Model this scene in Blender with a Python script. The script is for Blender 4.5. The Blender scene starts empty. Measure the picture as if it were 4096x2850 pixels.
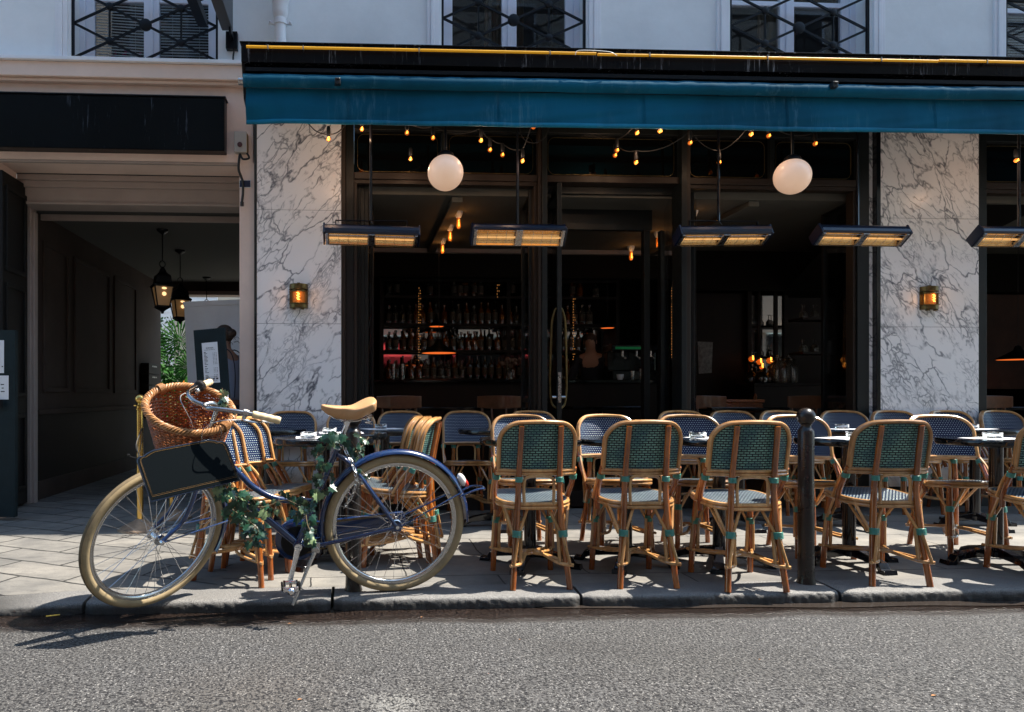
import bpy, math, random
from math import sin, cos, pi, radians as R, sqrt, atan2
from mathutils import Vector, Matrix, Euler, noise
random.seed(11)
S = bpy.context.scene
COL = S.collection
V = Vector
# ------------------------------------------------------------------ camera model
TH = 0.0523; FPX = 725.0; PX, PY = 394.0, 397.0; CH = 1.0
EXPO = 1.42
def W(px, py, Y):
    "point of the vertical plane y = Y seen at pixel px, py"
    a = (px - PX) / FPX
    t = Y / (cos(TH) - a * sin(TH))
    return V((t * (sin(TH) + a * cos(TH)), Y, CH - t * (py - PY) / FPX))
def xw(px, Y=6.4): return W(px, 397, Y).x
def zw(py, Y=6.4, px=500): return W(px, py, Y).z
def D(px, d, z=0.0):
    "ground point at pixel column px and camera depth d"
    lat = (px - PX) / FPX * d
    return V((d * sin(TH) + lat * cos(TH), d * cos(TH) - lat * sin(TH), z))
def G(px, py, z=0.0): return D(px, FPX * (CH - z) / (py - PY), z)

# ------------------------------------------------------------------ mesh builder
class MB:
    def __init__(s): s.v = []; s.f = []; s.m = []; s.uv = []
    def add(s, vs, fs, mi=0, uv=None, M=None):
        b = len(s.v)
        s.v += [tuple(M @ V(p)) if M else tuple(p) for p in vs]
        for f in fs:
            s.f.append(tuple(b + i for i in f)); s.m.append(mi)
        s.uv += list(uv) if uv else [(0, 0)] * len(vs)
        return s
    def box(s, x0, x1, y0, y1, z0, z1, mi=0, M=None):
        vs = [(x, y, z) for z in (z0, z1) for y in (y0, y1) for x in (x0, x1)]
        return s.add(vs, [(0, 2, 3, 1), (4, 5, 7, 6), (0, 1, 5, 4), (2, 6, 7, 3), (0, 4, 6, 2), (1, 3, 7, 5)], mi, None, M)
    def bar(s, a, b, w, h, mi=0, M=None):
        a, b = V(a), V(b); d = (b - a).normalized()
        up = V((0, 0, 1)) if abs(d.z) < .9 else V((0, 1, 0))
        u = d.cross(up).normalized(); n = u.cross(d)
        vs = []
        for p in (a, b):
            for i, j in ((-1, -1), (1, -1), (1, 1), (-1, 1)): vs.append(p + u * w / 2 * i + n * h / 2 * j)
        return s.add(vs, [(0, 1, 2, 3), (7, 6, 5, 4), (0, 4, 5, 1), (1, 5, 6, 2), (2, 6, 7, 3), (3, 7, 4, 0)], mi, None, M)
    def tube(s, pts, r, n=8, closed=False, mi=0, M=None, sq=1.0):
        P = [V(p) for p in pts]; k = len(P)
        rr = r if isinstance(r, (list, tuple)) else [r] * k
        T = []
        for i in range(k):
            if closed: t = P[(i + 1) % k] - P[i - 1]
            else: t = P[min(i + 1, k - 1)] - P[max(i - 1, 0)]
            T.append(t.normalized() if t.length > 1e-9 else V((0, 0, 1)))
        u = T[0].orthogonal().normalized(); vs = []
        for i in range(k):
            u = (u - T[i] * u.dot(T[i]))
            u = u.normalized() if u.length > 1e-6 else T[i].orthogonal().normalized()
            w = T[i].cross(u)
            for j in range(n):
                a = 2 * pi * j / n
                vs.append(P[i] + (u * cos(a) + w * sin(a) * sq) * rr[i])
        fs = []
        for i in range(k if closed else k - 1):
            for j in range(n):
                a, b = i * n + j, i * n + (j + 1) % n
                c, d = ((i + 1) % k) * n + (j + 1) % n, ((i + 1) % k) * n + j
                fs.append((a, b, c, d))
        if not closed:
            fs.append(tuple(range(n))[::-1]); fs.append(tuple(range((k - 1) * n, k * n)))
        return s.add(vs, fs, mi, None, M)
    def lathe(s, prof, n=20, c=(0, 0, 0), mi=0, M=None):
        vs = []; fs = []; k = len(prof)
        for r, z in prof:
            for j in range(n):
                a = 2 * pi * j / n; vs.append((c[0] + r * cos(a), c[1] + r * sin(a), c[2] + z))
        for i in range(k - 1):
            for j in range(n):
                fs.append((i * n + j, i * n + (j + 1) % n, (i + 1) * n + (j + 1) % n, (i + 1) * n + j))
        fs.append(tuple(range(n))[::-1]); fs.append(tuple(range((k - 1) * n, k * n)))
        return s.add(vs, fs, mi, None, M)
    def ball(s, c, r, n=16, m=10, sc=(1, 1, 1), mi=0, M=None):
        vs = []; fs = []
        for i in range(m + 1):
            t = pi * i / m
            for j in range(n):
                a = 2 * pi * j / n
                vs.append((c[0] + r * sc[0] * sin(t) * cos(a), c[1] + r * sc[1] * sin(t) * sin(a), c[2] - r * sc[2] * cos(t)))
        for i in range(m):
            for j in range(n):
                fs.append((i * n + j, i * n + (j + 1) % n, (i + 1) * n + (j + 1) % n, (i + 1) * n + j))
        return s.add(vs, fs, mi, None, M)
    def prism(s, poly, y0, y1, mi=0, M=None):
        "outline in x,z extruded from y0 to y1"
        n = len(poly)
        vs = [(x, y0, z) for x, z in poly] + [(x, y1, z) for x, z in poly]
        fs = [tuple(range(n)), tuple(range(2 * n - 1, n - 1, -1))]
        for i in range(n): fs.append((i, n + i, n + (i + 1) % n, (i + 1) % n))
        return s.add(vs, fs, mi, None, M)
    def build(s, name, mat, parent=None, smooth=False, bevel=0, M=None, ang=40):
        me = bpy.data.meshes.new(name)
        vs = [tuple(M @ V(p)) for p in s.v] if M else s.v
        me.from_pydata(vs, [], s.f)
        for m in (mat if isinstance(mat, (list, tuple)) else [mat]): me.materials.append(m)
        if any(s.m): me.polygons.foreach_set('material_index', s.m)
        if any(u != (0, 0) for u in s.uv):
            l = me.uv_layers.new(name='UVMap')
            for i, lp in enumerate(me.loops): l.data[i].uv = s.uv[lp.vertex_index]
        me.validate(); me.update()
        if smooth:
            me.polygons.foreach_set('use_smooth', [True] * len(me.polygons))
            me.set_sharp_from_angle(angle=R(ang))
        o = bpy.data.objects.new(name, me); COL.objects.link(o)
        if parent: o.parent = parent
        if bevel:
            b = o.modifiers.new('bevel', 'BEVEL'); b.width = bevel; b.segments = 2; b.limit_method = 'ANGLE'; b.angle_limit = R(50)
        return o
def rrect(x0, x1, z0, z1, r, n=5):
    p = []
    for cx, cz, a0 in ((x1 - r, z1 - r, 0), (x0 + r, z1 - r, pi / 2), (x0 + r, z0 + r, pi), (x1 - r, z0 + r, 1.5 * pi)):
        for i in range(n + 1): a = a0 + pi / 2 * i / n; p.append((cx + r * cos(a), cz + r * sin(a)))
    return p
def spline(pts, n=8):
    "catmull-rom through pts"
    P = [V(p) for p in pts]; P = [P[0] * 2 - P[1]] + P + [P[-1] * 2 - P[-2]]; out = []
    for i in range(1, len(P) - 2):
        a, b, c, d = P[i - 1:i + 3]
        for k in range(n):
            t = k / n
            out.append(.5 * ((2 * b) + (c - a) * t + (2 * a - 5 * b + 4 * c - d) * t * t + (3 * b - a - 3 * c + d) * t ** 3))
    out.append(P[-2]); return out
def tag(o, label=None, cat=None, group=None, kind=None):
    if label: o['label'] = label
    if cat: o['category'] = cat
    if group: o['group'] = group
    if kind: o['kind'] = kind
    return o
def thing(name, label, cat, loc=(0, 0, 0), rz=0, group=None):
    o = bpy.data.objects.new(name, None); COL.objects.link(o); o.empty_display_size = .1
    o.location = loc; o.rotation_euler = (0, 0, rz)
    return tag(o, label, cat, group)
def copy_tree(o, parent=None):
    c = o.copy(); COL.objects.link(c); c.parent = parent
    if parent: c.matrix_parent_inverse = o.matrix_parent_inverse.copy()
    for ch in list(KIDS.get(o.name, [])): copy_tree(ch, c)
    return c
KIDS = {}
def index_kids():
    KIDS.clear()
    for o in bpy.data.objects:
        if o.parent: KIDS.setdefault(o.parent.name, []).append(o)
def place(src, loc, rz, label, group=None, first=False, tilt=None):
    o = src if first else copy_tree(src)
    o.location = loc; o.rotation_euler = (tilt[0] if tilt else 0, tilt[1] if tilt else 0, rz)
    o['label'] = label
    if group: o['group'] = group
    return o
def struct(name, mb, mat, **k): return tag(mb.build(name, mat, **k), kind='structure')

# ------------------------------------------------------------------ materials
def mat(name, col, rough=.6, metal=0, em=None, ems=0, spec=None, coat=0, tr=0, var=0, vscale=8, bump=0, bscale=60, alpha=None, sss=0, c2=None, rvar=0, stretch=None):
    m = bpy.data.materials.new(name); m.use_nodes = True
    nt = m.node_tree; b = nt.nodes['Principled BSDF']; L = nt.links.new
    b.inputs['Base Color'].default_value = (*col, 1); b.inputs['Roughness'].default_value = rough; b.inputs['Metallic'].default_value = metal
    if spec is not None: b.inputs['Specular IOR Level'].default_value = spec
    if coat: b.inputs['Coat Weight'].default_value = coat; b.inputs['Coat Roughness'].default_value = .06
    if tr: b.inputs['Transmission Weight'].default_value = tr
    if em: b.inputs['Emission Color'].default_value = (*em, 1); b.inputs['Emission Strength'].default_value = ems
    if var or bump or rvar:
        tc = nt.nodes.new('ShaderNodeTexCoord'); src = tc.outputs['Object']
        if stretch:
            mp = nt.nodes.new('ShaderNodeMapping'); L(src, mp.inputs['Vector']); mp.inputs['Scale'].default_value = stretch; src = mp.outputs['Vector']
    if var or rvar:
        n = nt.nodes.new('ShaderNodeTexNoise'); n.inputs['Scale'].default_value = vscale; n.inputs['Detail'].default_value = 6; n.inputs['Roughness'].default_value = .65
        L(src, n.inputs['Vector'])
    if var:
        r = nt.nodes.new('ShaderNodeMapRange'); L(n.outputs['Fac'], r.inputs['Value']); r.inputs['From Min'].default_value = .3; r.inputs['From Max'].default_value = .7
        x = nt.nodes.new('ShaderNodeMix'); x.data_type = 'RGBA'; L(r.outputs['Result'], x.inputs[0])
        d = c2 or tuple(c * (1 - var) for c in col)
        ca, cb = [i for i in x.inputs if i.type == 'RGBA']
        ca.default_value = (*d, 1); cb.default_value = (*[min(1, c * (1 + var * .5)) for c in col], 1)
        L([o for o in x.outputs if o.type == 'RGBA'][0], b.inputs['Base Color'])
    if rvar:
        r2 = nt.nodes.new('ShaderNodeMapRange'); L(n.outputs['Fac'], r2.inputs['Value']); r2.inputs['From Min'].default_value = .3; r2.inputs['From Max'].default_value = .7
        r2.inputs['To Min'].default_value = max(0, rough - rvar); r2.inputs['To Max'].default_value = min(1, rough + rvar); L(r2.outputs['Result'], b.inputs['Roughness'])
    if bump:
        n2 = nt.nodes.new('ShaderNodeTexNoise'); n2.inputs['Scale'].default_value = bscale; n2.inputs['Detail'].default_value = 5; L(src, n2.inputs['Vector'])
        bp = nt.nodes.new('ShaderNodeBump'); bp.inputs['Strength'].default_value = 1; bp.inputs['Distance'].default_value = bump
        L(n2.outputs['Fac'], bp.inputs['Height']); L(bp.outputs['Normal'], b.inputs['Normal'])
    return m
class NT:
    "small node-tree writer"
    def __init__(s, name):
        s.m = bpy.data.materials.new(name); s.m.use_nodes = True; s.t = s.m.node_tree; s.b = s.t.nodes['Principled BSDF']
    def n(s, typ, **k):
        d = s.t.nodes.new('ShaderNode' + typ)
        for a, v in k.items():
            if a.startswith('_'): setattr(d, a[1:], v)
        for a, v in k.items():
            if a.startswith('_'): continue
            i = d.inputs[int(a[1:])] if a[0] == 'i' and a[1:].isdigit() else d.inputs[a.replace('_', ' ')]
            if isinstance(v, bpy.types.NodeSocket): s.t.links.new(v, i)
            else: i.default_value = v
        return d
    def math(s, op, a, b=0.0, c=None, clamp=False):
        d = s.n('Math', _operation=op, i0=a, i1=b); d.use_clamp = clamp
        if c is not None:
            if isinstance(c, bpy.types.NodeSocket): s.t.links.new(c, d.inputs[2])
            else: d.inputs[2].default_value = c
        return d.outputs[0]
    def mix(s, f, a, b, blend='MIX'):
        d = s.t.nodes.new('ShaderNodeMix'); d.data_type = 'RGBA'; d.blend_type = blend
        for k, v in (('Factor', f), ('A', a), ('B', b)):
            sk = d.inputs[k] if k == 'Factor' else [i for i in d.inputs if i.name == k and i.type == 'RGBA'][0]
            if isinstance(v, bpy.types.NodeSocket): s.t.links.new(v, sk)
            else: sk.default_value = v if k == 'Factor' else (*v, 1) if len(v) == 3 else v
        return [o for o in d.outputs if o.type == 'RGBA'][0]
    def ramp(s, v, a, b, lo=0., hi=1., smooth=False):
        d = s.n('MapRange', Value=v); d.inputs['From Min'].default_value = a; d.inputs['From Max'].default_value = b
        d.inputs['To Min'].default_value = lo; d.inputs['To Max'].default_value = hi
        if smooth: d.interpolation_type = 'SMOOTHSTEP'
        return d.outputs[0]
    def noise(s, vec, scale, detail=4, rough=.55, dist=0):
        return s.n('TexNoise', Vector=vec, Scale=scale, Detail=detail, Roughness=rough, Distortion=dist)
    def out(s, col=None, rough=None, bump=None, dist=.002, normal_strength=1, **k):
        for key, v in (('Base Color', col), ('Roughness', rough)):
            if v is None: continue
            if isinstance(v, bpy.types.NodeSocket): s.t.links.new(v, s.b.inputs[key])
            else: s.b.inputs[key].default_value = v
        for key, v in k.items(): s.b.inputs[key.replace('_', ' ')].default_value = v
        if bump is not None:
            d = s.n('Bump', Height=bump, Strength=normal_strength, Distance=dist); s.t.links.new(d.outputs[0], s.b.inputs['Normal'])
        return s.m
def E(x): return x / 2 ** EXPO
# ------------------------------------------------------------------ materials of the place
M = {}
M['plaster'] = mat('plaster', (.80, .825, .83), .85, var=.12, vscale=1.3, bump=.0015, bscale=14)
M['plaster_warm'] = mat('plaster_warm', (.80, .62, .52), .85, var=.14, vscale=1.6, bump=.002, bscale=18)
M['trim_white'] = mat('trim_white', (.80, .81, .84), .6, var=.08, vscale=3)
M['frame_white'] = mat('frame_white', (.74, .77, .86), .45)
M['black_metal'] = mat('black_metal', (.003, .004, .006), .38, spec=.22, var=.4, vscale=20, bump=.0008, bscale=60)
M['black_gloss'] = mat('black_gloss', (.006, .006, .008), .12, rvar=.06, vscale=9)
M['dark_frame'] = mat('dark_frame', (.007, .009, .009), .42, spec=.35, rvar=.1, vscale=6)
M['brown_frame'] = mat('brown_frame', (.026, .017, .012), .45, spec=.3)
M['dark_wood'] = mat('dark_wood', (.010, .005, .003), .5, spec=.25, var=.5, vscale=5, stretch=(1, 1, .15))
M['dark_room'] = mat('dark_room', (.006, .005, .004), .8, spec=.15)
M['ceiling'] = mat('ceiling', (.115, .11, .092), .85, var=.15, vscale=1, spec=.2)
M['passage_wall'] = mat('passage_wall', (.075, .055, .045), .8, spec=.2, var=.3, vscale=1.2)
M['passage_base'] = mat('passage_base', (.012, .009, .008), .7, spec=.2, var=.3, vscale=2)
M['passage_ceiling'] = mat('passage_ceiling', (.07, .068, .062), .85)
M['moulding'] = mat('moulding', (.38, .31, .27), .8, var=.12, vscale=3)
M['door_paint'] = mat('door_paint', (.010, .009, .008), .6, spec=.25)
M['chrome'] = mat('chrome', (.75, .75, .76), .16, metal=1)
M['rim_steel'] = mat('rim_steel', (.55, .54, .52), .24, metal=1)
M['button'] = mat('button', (.06, .015, .015), .4)
M['bar_chrome'] = mat('bar_chrome', (.34, .34, .35), .2, metal=1)
M['steel'] = mat('steel', (.45, .44, .43), .28, metal=1, rvar=.1, vscale=30)
M['brass'] = mat('brass', (.72, .46, .14), .2, metal=1, rvar=.1, vscale=14)
M['old_brass'] = mat('old_brass', (.16, .115, .05), .38, metal=1, var=.4, vscale=25)
M['base_metal'] = mat('base_metal', (.36, .25, .17), .5, metal=.4, var=.5, vscale=12)
M['glass_clear'] = mat('glass_clear', (1, 1, 1), .02, tr=1)
M['amber_rod'] = mat('amber_rod', (.36, .085, .008), .20, coat=1, var=.55, vscale=7, stretch=(3, 3, .8))
M['cane'] = mat('cane', (.56, .27, .088), .26, coat=.7, var=.4, vscale=16, bump=.0006, bscale=90)
def rod(name, col, dark, rough, coat):
    s = NT(name); tc = s.n('TexCoord'); oi_ = s.n('ObjectInfo')
    off = s.n('VectorMath', _operation='ADD', i0=tc.outputs['Object'], i1=s.n('VectorMath', _operation='SCALE', i0=(9., 7., 5.), Scale=oi_.outputs['Random']).outputs[0]).outputs[0]
    n = s.noise(s.n('Mapping', Vector=off, Scale=(3, 3, .8)).outputs[0], 8, 5, .65)
    n2 = s.noise(off, 60, 3, .7)
    c = s.mix(s.ramp(n.outputs['Fac'], .36, .66), dark, col)
    c = s.mix(s.math('MULTIPLY', s.ramp(n2.outputs['Fac'], .62, .70), .6), c, tuple(v * .25 for v in col))
    k = s.ramp(oi_.outputs['Random'], 0, 1, .62, 1.12)
    c = s.mix(1.0, c, s.n('CombineXYZ', X=k, Y=k, Z=k).outputs[0], 'MULTIPLY')
    return s.out(c, rough, n2.outputs['Fac'], .0004, Coat_Weight=coat, Coat_Roughness=.08)
M['amber_rod'] = rod('amber_rod', (.44, .125, .016), (.19, .042, .005), .24, 1.)
M['cane'] = rod('cane', (.66, .36, .135), (.42, .20, .065), .28, .7)
M['binding'] = mat('binding', (.055, .225, .175), .4)
M['table_black'] = mat('table_black', (.004, .005, .006), .09, spec=.5, rvar=.04, vscale=10)
M['bollard'] = mat('bollard', (.007, .0055, .0055), .3, var=.5, vscale=18, c2=(.014, .010, .009), rvar=.08)
M['bike_blue'] = mat('bike_blue', (.002, .018, .078), .25, coat=1)
M['tyre'] = mat('tyre', (.31, .235, .13), .75, var=.3, vscale=10, bump=.0008, bscale=200)
M['tread'] = mat('tread', (.15, .11, .06), .85, var=.4, vscale=16)
M['leather'] = mat('leather', (.50, .275, .125), .45, coat=.15, bump=.0004, bscale=220)
M['grip'] = mat('grip', (.68, .53, .31), .6)
M['black_plastic'] = mat('black_plastic', (.012, .012, .013), .35)
M['reflector'] = mat('reflector', (.45, .02, .01), .15, coat=1)
M['lens'] = mat('lens', (.8, .78, .75), .08, coat=1)
M['wicker'] = mat('wicker', (.32, .095, .022), .5, var=.6, vscale=30, coat=.15)
M['wicker_rim'] = mat('wicker_rim', (.42, .20, .075), .5, var=.5, vscale=30)
M['paper'] = mat('paper', (.75, .75, .78), .8)
M['ink'] = mat('ink', (.03, .03, .04), .8)
M['gold_line'] = mat('gold_line', (.16, .085, .02), .5)
M['plate_edge'] = mat('plate_edge', (.002, .007, .022), .3, coat=.5)
M['plate_black'] = mat('plate_black', (.0025, .0045, .006), .65, spec=.04)
M['leaf'] = mat('leaf', (.010, .045, .022), .36, var=.7, vscale=14, c2=(.006, .030, .018))
M['leaf_light'] = mat('leaf_light', (.17, .24, .11), .45, var=.4, vscale=20)
M['stem'] = mat('stem', (.10, .07, .03), .7)
M['garden_leaf'] = mat('garden_leaf', (.020, .085, .010), .6, spec=.12, var=.6, vscale=4)
M['skin'] = mat('skin', (.45, .25, .17), .55, sss=0)
M['hair'] = mat('hair', (.045, .025, .014), .6, bump=.003, bscale=120, stretch=(1, 1, .2))
M['shirt'] = mat('shirt', (.36, .40, .50), .8)
M['apron'] = mat('apron', (.012, .015, .025), .75)
M['wire'] = mat('wire', (.008, .008, .008), .5)
M['teal_dark'] = mat('teal_dark', (.010, .020, .024), .6, spec=.2, var=.3, vscale=8)
M['enamel'] = mat('enamel', (.01, .015, .05), .25)
M['box_grey'] = mat('box_grey', (.36, .34, .30), .5)
M['globe'] = mat('globe', (.80, .60, .46), .35, em=(1., .62, .40), ems=E(.34))
M['filament'] = mat('filament', (1, .5, .1), .5, em=(1, .36, .05), ems=E(5))
M['amber_glass'] = mat('amber_glass', (.9, .38, .08), .06, em=(1, .22, .02), ems=E(.16), tr=.6)
M['lantern_bulb'] = mat('lantern_bulb', (1, .8, .5), .4, em=(1, .62, .28), ems=E(1.6))
M['lantern_glass'] = mat('lantern_glass', (.30, .20, .11), .12, em=(1, .55, .22), ems=E(.06))
M['shade_inner'] = mat('shade_inner', (.6, .25, .06), .5, em=(1, .30, .06), ems=E(.35))
M['bead'] = mat('bead', (1, .5, .15), .5, em=(1, .40, .10), ems=E(.8))
M['green_led'] = mat('green_led', (0, .2, .06), .5, em=(.0, .25, .07), ems=E(.10))
M['yellow_tube'] = mat('yellow_tube', (.80, .40, .02), .35, em=(1, .42, .0), ems=E(.17))
M['heater_body'] = mat('heater_body', (.002, .008, .026), .30, coat=.35)
M['heater_inner'] = mat('heater_inner', (.80, .56, .25), .20, metal=1, em=(1, .50, .16), ems=E(.10))  # faint emission paints the warm gold reflection into the reflector
M['heater_tube'] = mat('heater_tube', (.95, .60, .25), .3, em=(1, .50, .16), ems=E(.75))
M['red_sign'] = mat('red_sign', (.5, .02, .02), .4)
M['asphalt_far'] = mat('asphalt_far', (.16, .155, .15), .9, var=.2, vscale=30)
M['curtain'] = mat('curtain', (.30, .26, .20), .8, var=.3, vscale=6, stretch=(6, 1, .2))
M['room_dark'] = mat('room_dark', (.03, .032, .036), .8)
M['slat'] = mat('slat', (.75, .85, .9), .5)
M['pink_flower'] = mat('pink_flower', (.5, .03, .2), .6)
M['opp_wall'] = mat('opp_wall', (.60, .54, .45), .85, var=.15, vscale=1)
M['opp_red'] = mat('opp_red', (.55, .03, .04), .6)
M['plinth'] = mat('plinth', (.02, .02, .022), .6, var=.3, vscale=6)
M['slate'] = mat('slate', (.08, .085, .095), .7)

def window_glass(name, tint=(.05, .06, .07), a=.80):
    s = NT(name)
    gl = s.n('BsdfGlossy', Color=(.9, .95, 1, 1), Roughness=.01); tp = s.n('BsdfTransparent', Color=(*[min(1, .75 + t) for t in tint], 1))
    fr = s.n('LayerWeight', Blend=.28)
    f = s.math('MULTIPLY', fr.outputs['Fresnel'], a, clamp=True)
    mx = s.n('MixShader'); s.t.links.new(f, mx.inputs[0]); s.t.links.new(tp.outputs[0], mx.inputs[1]); s.t.links.new(gl.outputs[0], mx.inputs[2])
    o = [n for n in s.t.nodes if n.type == 'OUTPUT_MATERIAL'][0]; s.t.links.new(mx.outputs[0], o.inputs[0])
    return s.m
M['window_glass'] = window_glass('window_glass')
M['mirror'] = mat('mirror', (.24, .22, .21), .03, metal=1, rvar=.03, vscale=20)
M['bottle_dark'] = mat('bottle_dark', (.010, .012, .009), .05, spec=.9, coat=1)
M['bottle_amber'] = mat('bottle_amber', (.22, .07, .012), .05, spec=.8, coat=1, tr=.4)
M['bottle_clear'] = mat('bottle_clear', (.55, .52, .48), .05, tr=.9)
M['bottle_label'] = mat('bottle_label', (.09, .07, .05), .7, var=.5, vscale=60)
M['transom_glass'] = mat('transom_glass', (.002, .002, .002), .02, spec=.5)

def weave(name, base, dot, bw, rh, ms, mix_blue=False, rough=.3):
    s = NT(name); tc = s.n('TexCoord')
    b = s.n('TexBrick', Vector=tc.outputs['UV'], Scale=1.0, Mortar_Size=ms, Brick_Width=bw, Row_Height=rh, Mortar_Smooth=.25, Bias=0.)
    b.offset = .5; b.squash = 1
    b.inputs['Color1'].default_value = (*dot, 1); b.inputs['Color2'].default_value = (*[c * .72 for c in dot], 1)
    b.inputs['Mortar'].default_value = (*base, 1)
    col = b.outputs['Color']
    if mix_blue:
        n = s.noise(tc.outputs['UV'], 9, 2); f = s.ramp(n.outputs['Fac'], .45, .62)
        b2 = s.n('TexBrick', Vector=tc.outputs['UV'], Scale=1.0, Mortar_Size=.0018, Brick_Width=bw * .5, Row_Height=rh * .5, Mortar_Smooth=.2)
        b2.inputs['Color1'].default_value = (.02, .07, .20, 1); b2.inputs['Color2'].default_value = (.05, .25, .25, 1); b2.inputs['Mortar'].default_value = (*base, 1)
        col = s.mix(s.math('MULTIPLY', f, .55), col, b2.outputs['Color'])
    h = s.math('SUBTRACT', 1.0, b.outputs['Fac'])
    s.out(col, rough, h, .0015, .6, Specular_IOR_Level=.3)
    return s.m
M['weave_back'] = weave('weave_back', (.002, .005, .012), (.21, .40, .33), .031, .0128, .0032, True)
M['weave_front'] = weave('weave_front', (.002, .012, .062), (.62, .74, .74), .0175, .0130, .0055, False, .28)
M['weave_seat'] = weave('weave_seat', (.002, .011, .036), (.50, .60, .57), .0180, .0135, .0052, False, .28)

def marble(name, sgn):
    s = NT(name); g = s.n('NewGeometry')
    r0 = s.n('Mapping', Vector=g.outputs['Position'], Rotation=(0, R(-36 * sgn), 0))
    rot = s.n('Mapping', Vector=r0.outputs[0], Scale=(1.2, 1.0, .58))
    n0 = s.noise(rot.outputs[0], 2.2, 4, .6)
    n1 = s.noise(rot.outputs[0], 9, 4, .6)
    def warp(vec, n, amt):
        a = s.n('VectorMath', _operation='SUBTRACT', i0=n.outputs['Color'], i1=(.5, .5, .5)).outputs[0]
        b = s.n('VectorMath', _operation='SCALE', i0=a, Scale=amt).outputs[0]
        return s.n('VectorMath', _operation='ADD', i0=vec, i1=b).outputs[0]
    w = warp(warp(rot.outputs[0], n0, .45), n1, .07)
    lines = None
    for sc, wd, lo, hi, st, seed in ((2.3, .024, .40, .55, 1.0, 0), (5.2, .052, .46, .56, .95, 3), (11.5, .095, .49, .57, .8, 7), (24, .14, .54, .61, .5, 11)):
        vo = s.n('TexVoronoi', _feature='DISTANCE_TO_EDGE', Vector=w, Scale=sc)
        ln = s.ramp(vo.outputs['Distance'], 0, wd, 1, 0)
        off = s.n('VectorMath', _operation='ADD', i0=rot.outputs[0], i1=(seed, seed * 2., 1.)).outputs[0]
        mk = s.ramp(s.noise(off, 1.6 if sc < 5 else 2.4, 5, .72).outputs['Fac'], lo, hi)
        v = s.math('MULTIPLY', s.math('MULTIPLY', ln, mk), st)
        lines = v if lines is None else s.math('MAXIMUM', lines, v)
    cloud = s.ramp(s.noise(w, 3, 3).outputs['Fac'], .4, .75, 0, .22)
    col = s.mix(cloud, (.95, .925, .91), (.74, .75, .79))
    col = s.mix(lines, col, (.07, .08, .105))
    return s.out(col, .30)
M['marble_left'] = marble('marble_left', 1)
M['marble_right'] = marble('marble_right', -1)

def streaked(name, base, streak, rough, amt=1., sc=18, low=.56, hi=.72, wr=False):
    s = NT(name); g = s.n('NewGeometry')
    mp = s.n('Mapping', Vector=g.outputs['Position'], Scale=(1, 1, .06))
    n = s.noise(mp.outputs[0], sc, 5, .75); n2 = s.noise(g.outputs['Position'], 2.2, 3)
    f = s.math('MULTIPLY', s.ramp(n.outputs['Fac'], low, hi), s.ramp(n2.outputs['Fac'], .42, .62)); f = s.math('MULTIPLY', f, amt)
    v = s.noise(g.outputs['Position'], 1.3, 4); base2 = s.mix(s.ramp(v.outputs['Fac'], .35, .65), base, tuple(c * 1.7 for c in base))
    s.out(s.mix(f, base2, streak), rough, s.noise(g.outputs['Position'], 40, 3).outputs['Fac'], .0008, Specular_IOR_Level=.12)
    return s.m
M['awning_cloth'] = streaked('awning_cloth', (.0012, .060, .106), (.08, .20, .27), .7, .55, 22, .52, .72)
M['awning_hem'] = streaked('awning_hem', (.006, .105, .175), (.14, .26, .34), .6, .5, 22, .50, .70)
M['awning_box'] = streaked('awning_box', (.004, .004, .005), (.40, .42, .46), .2, .7, 34, .58, .68)
M['fascia'] = streaked('fascia', (.002, .003, .004), (.20, .24, .30), .3, .7, 34, .60, .68)

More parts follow.
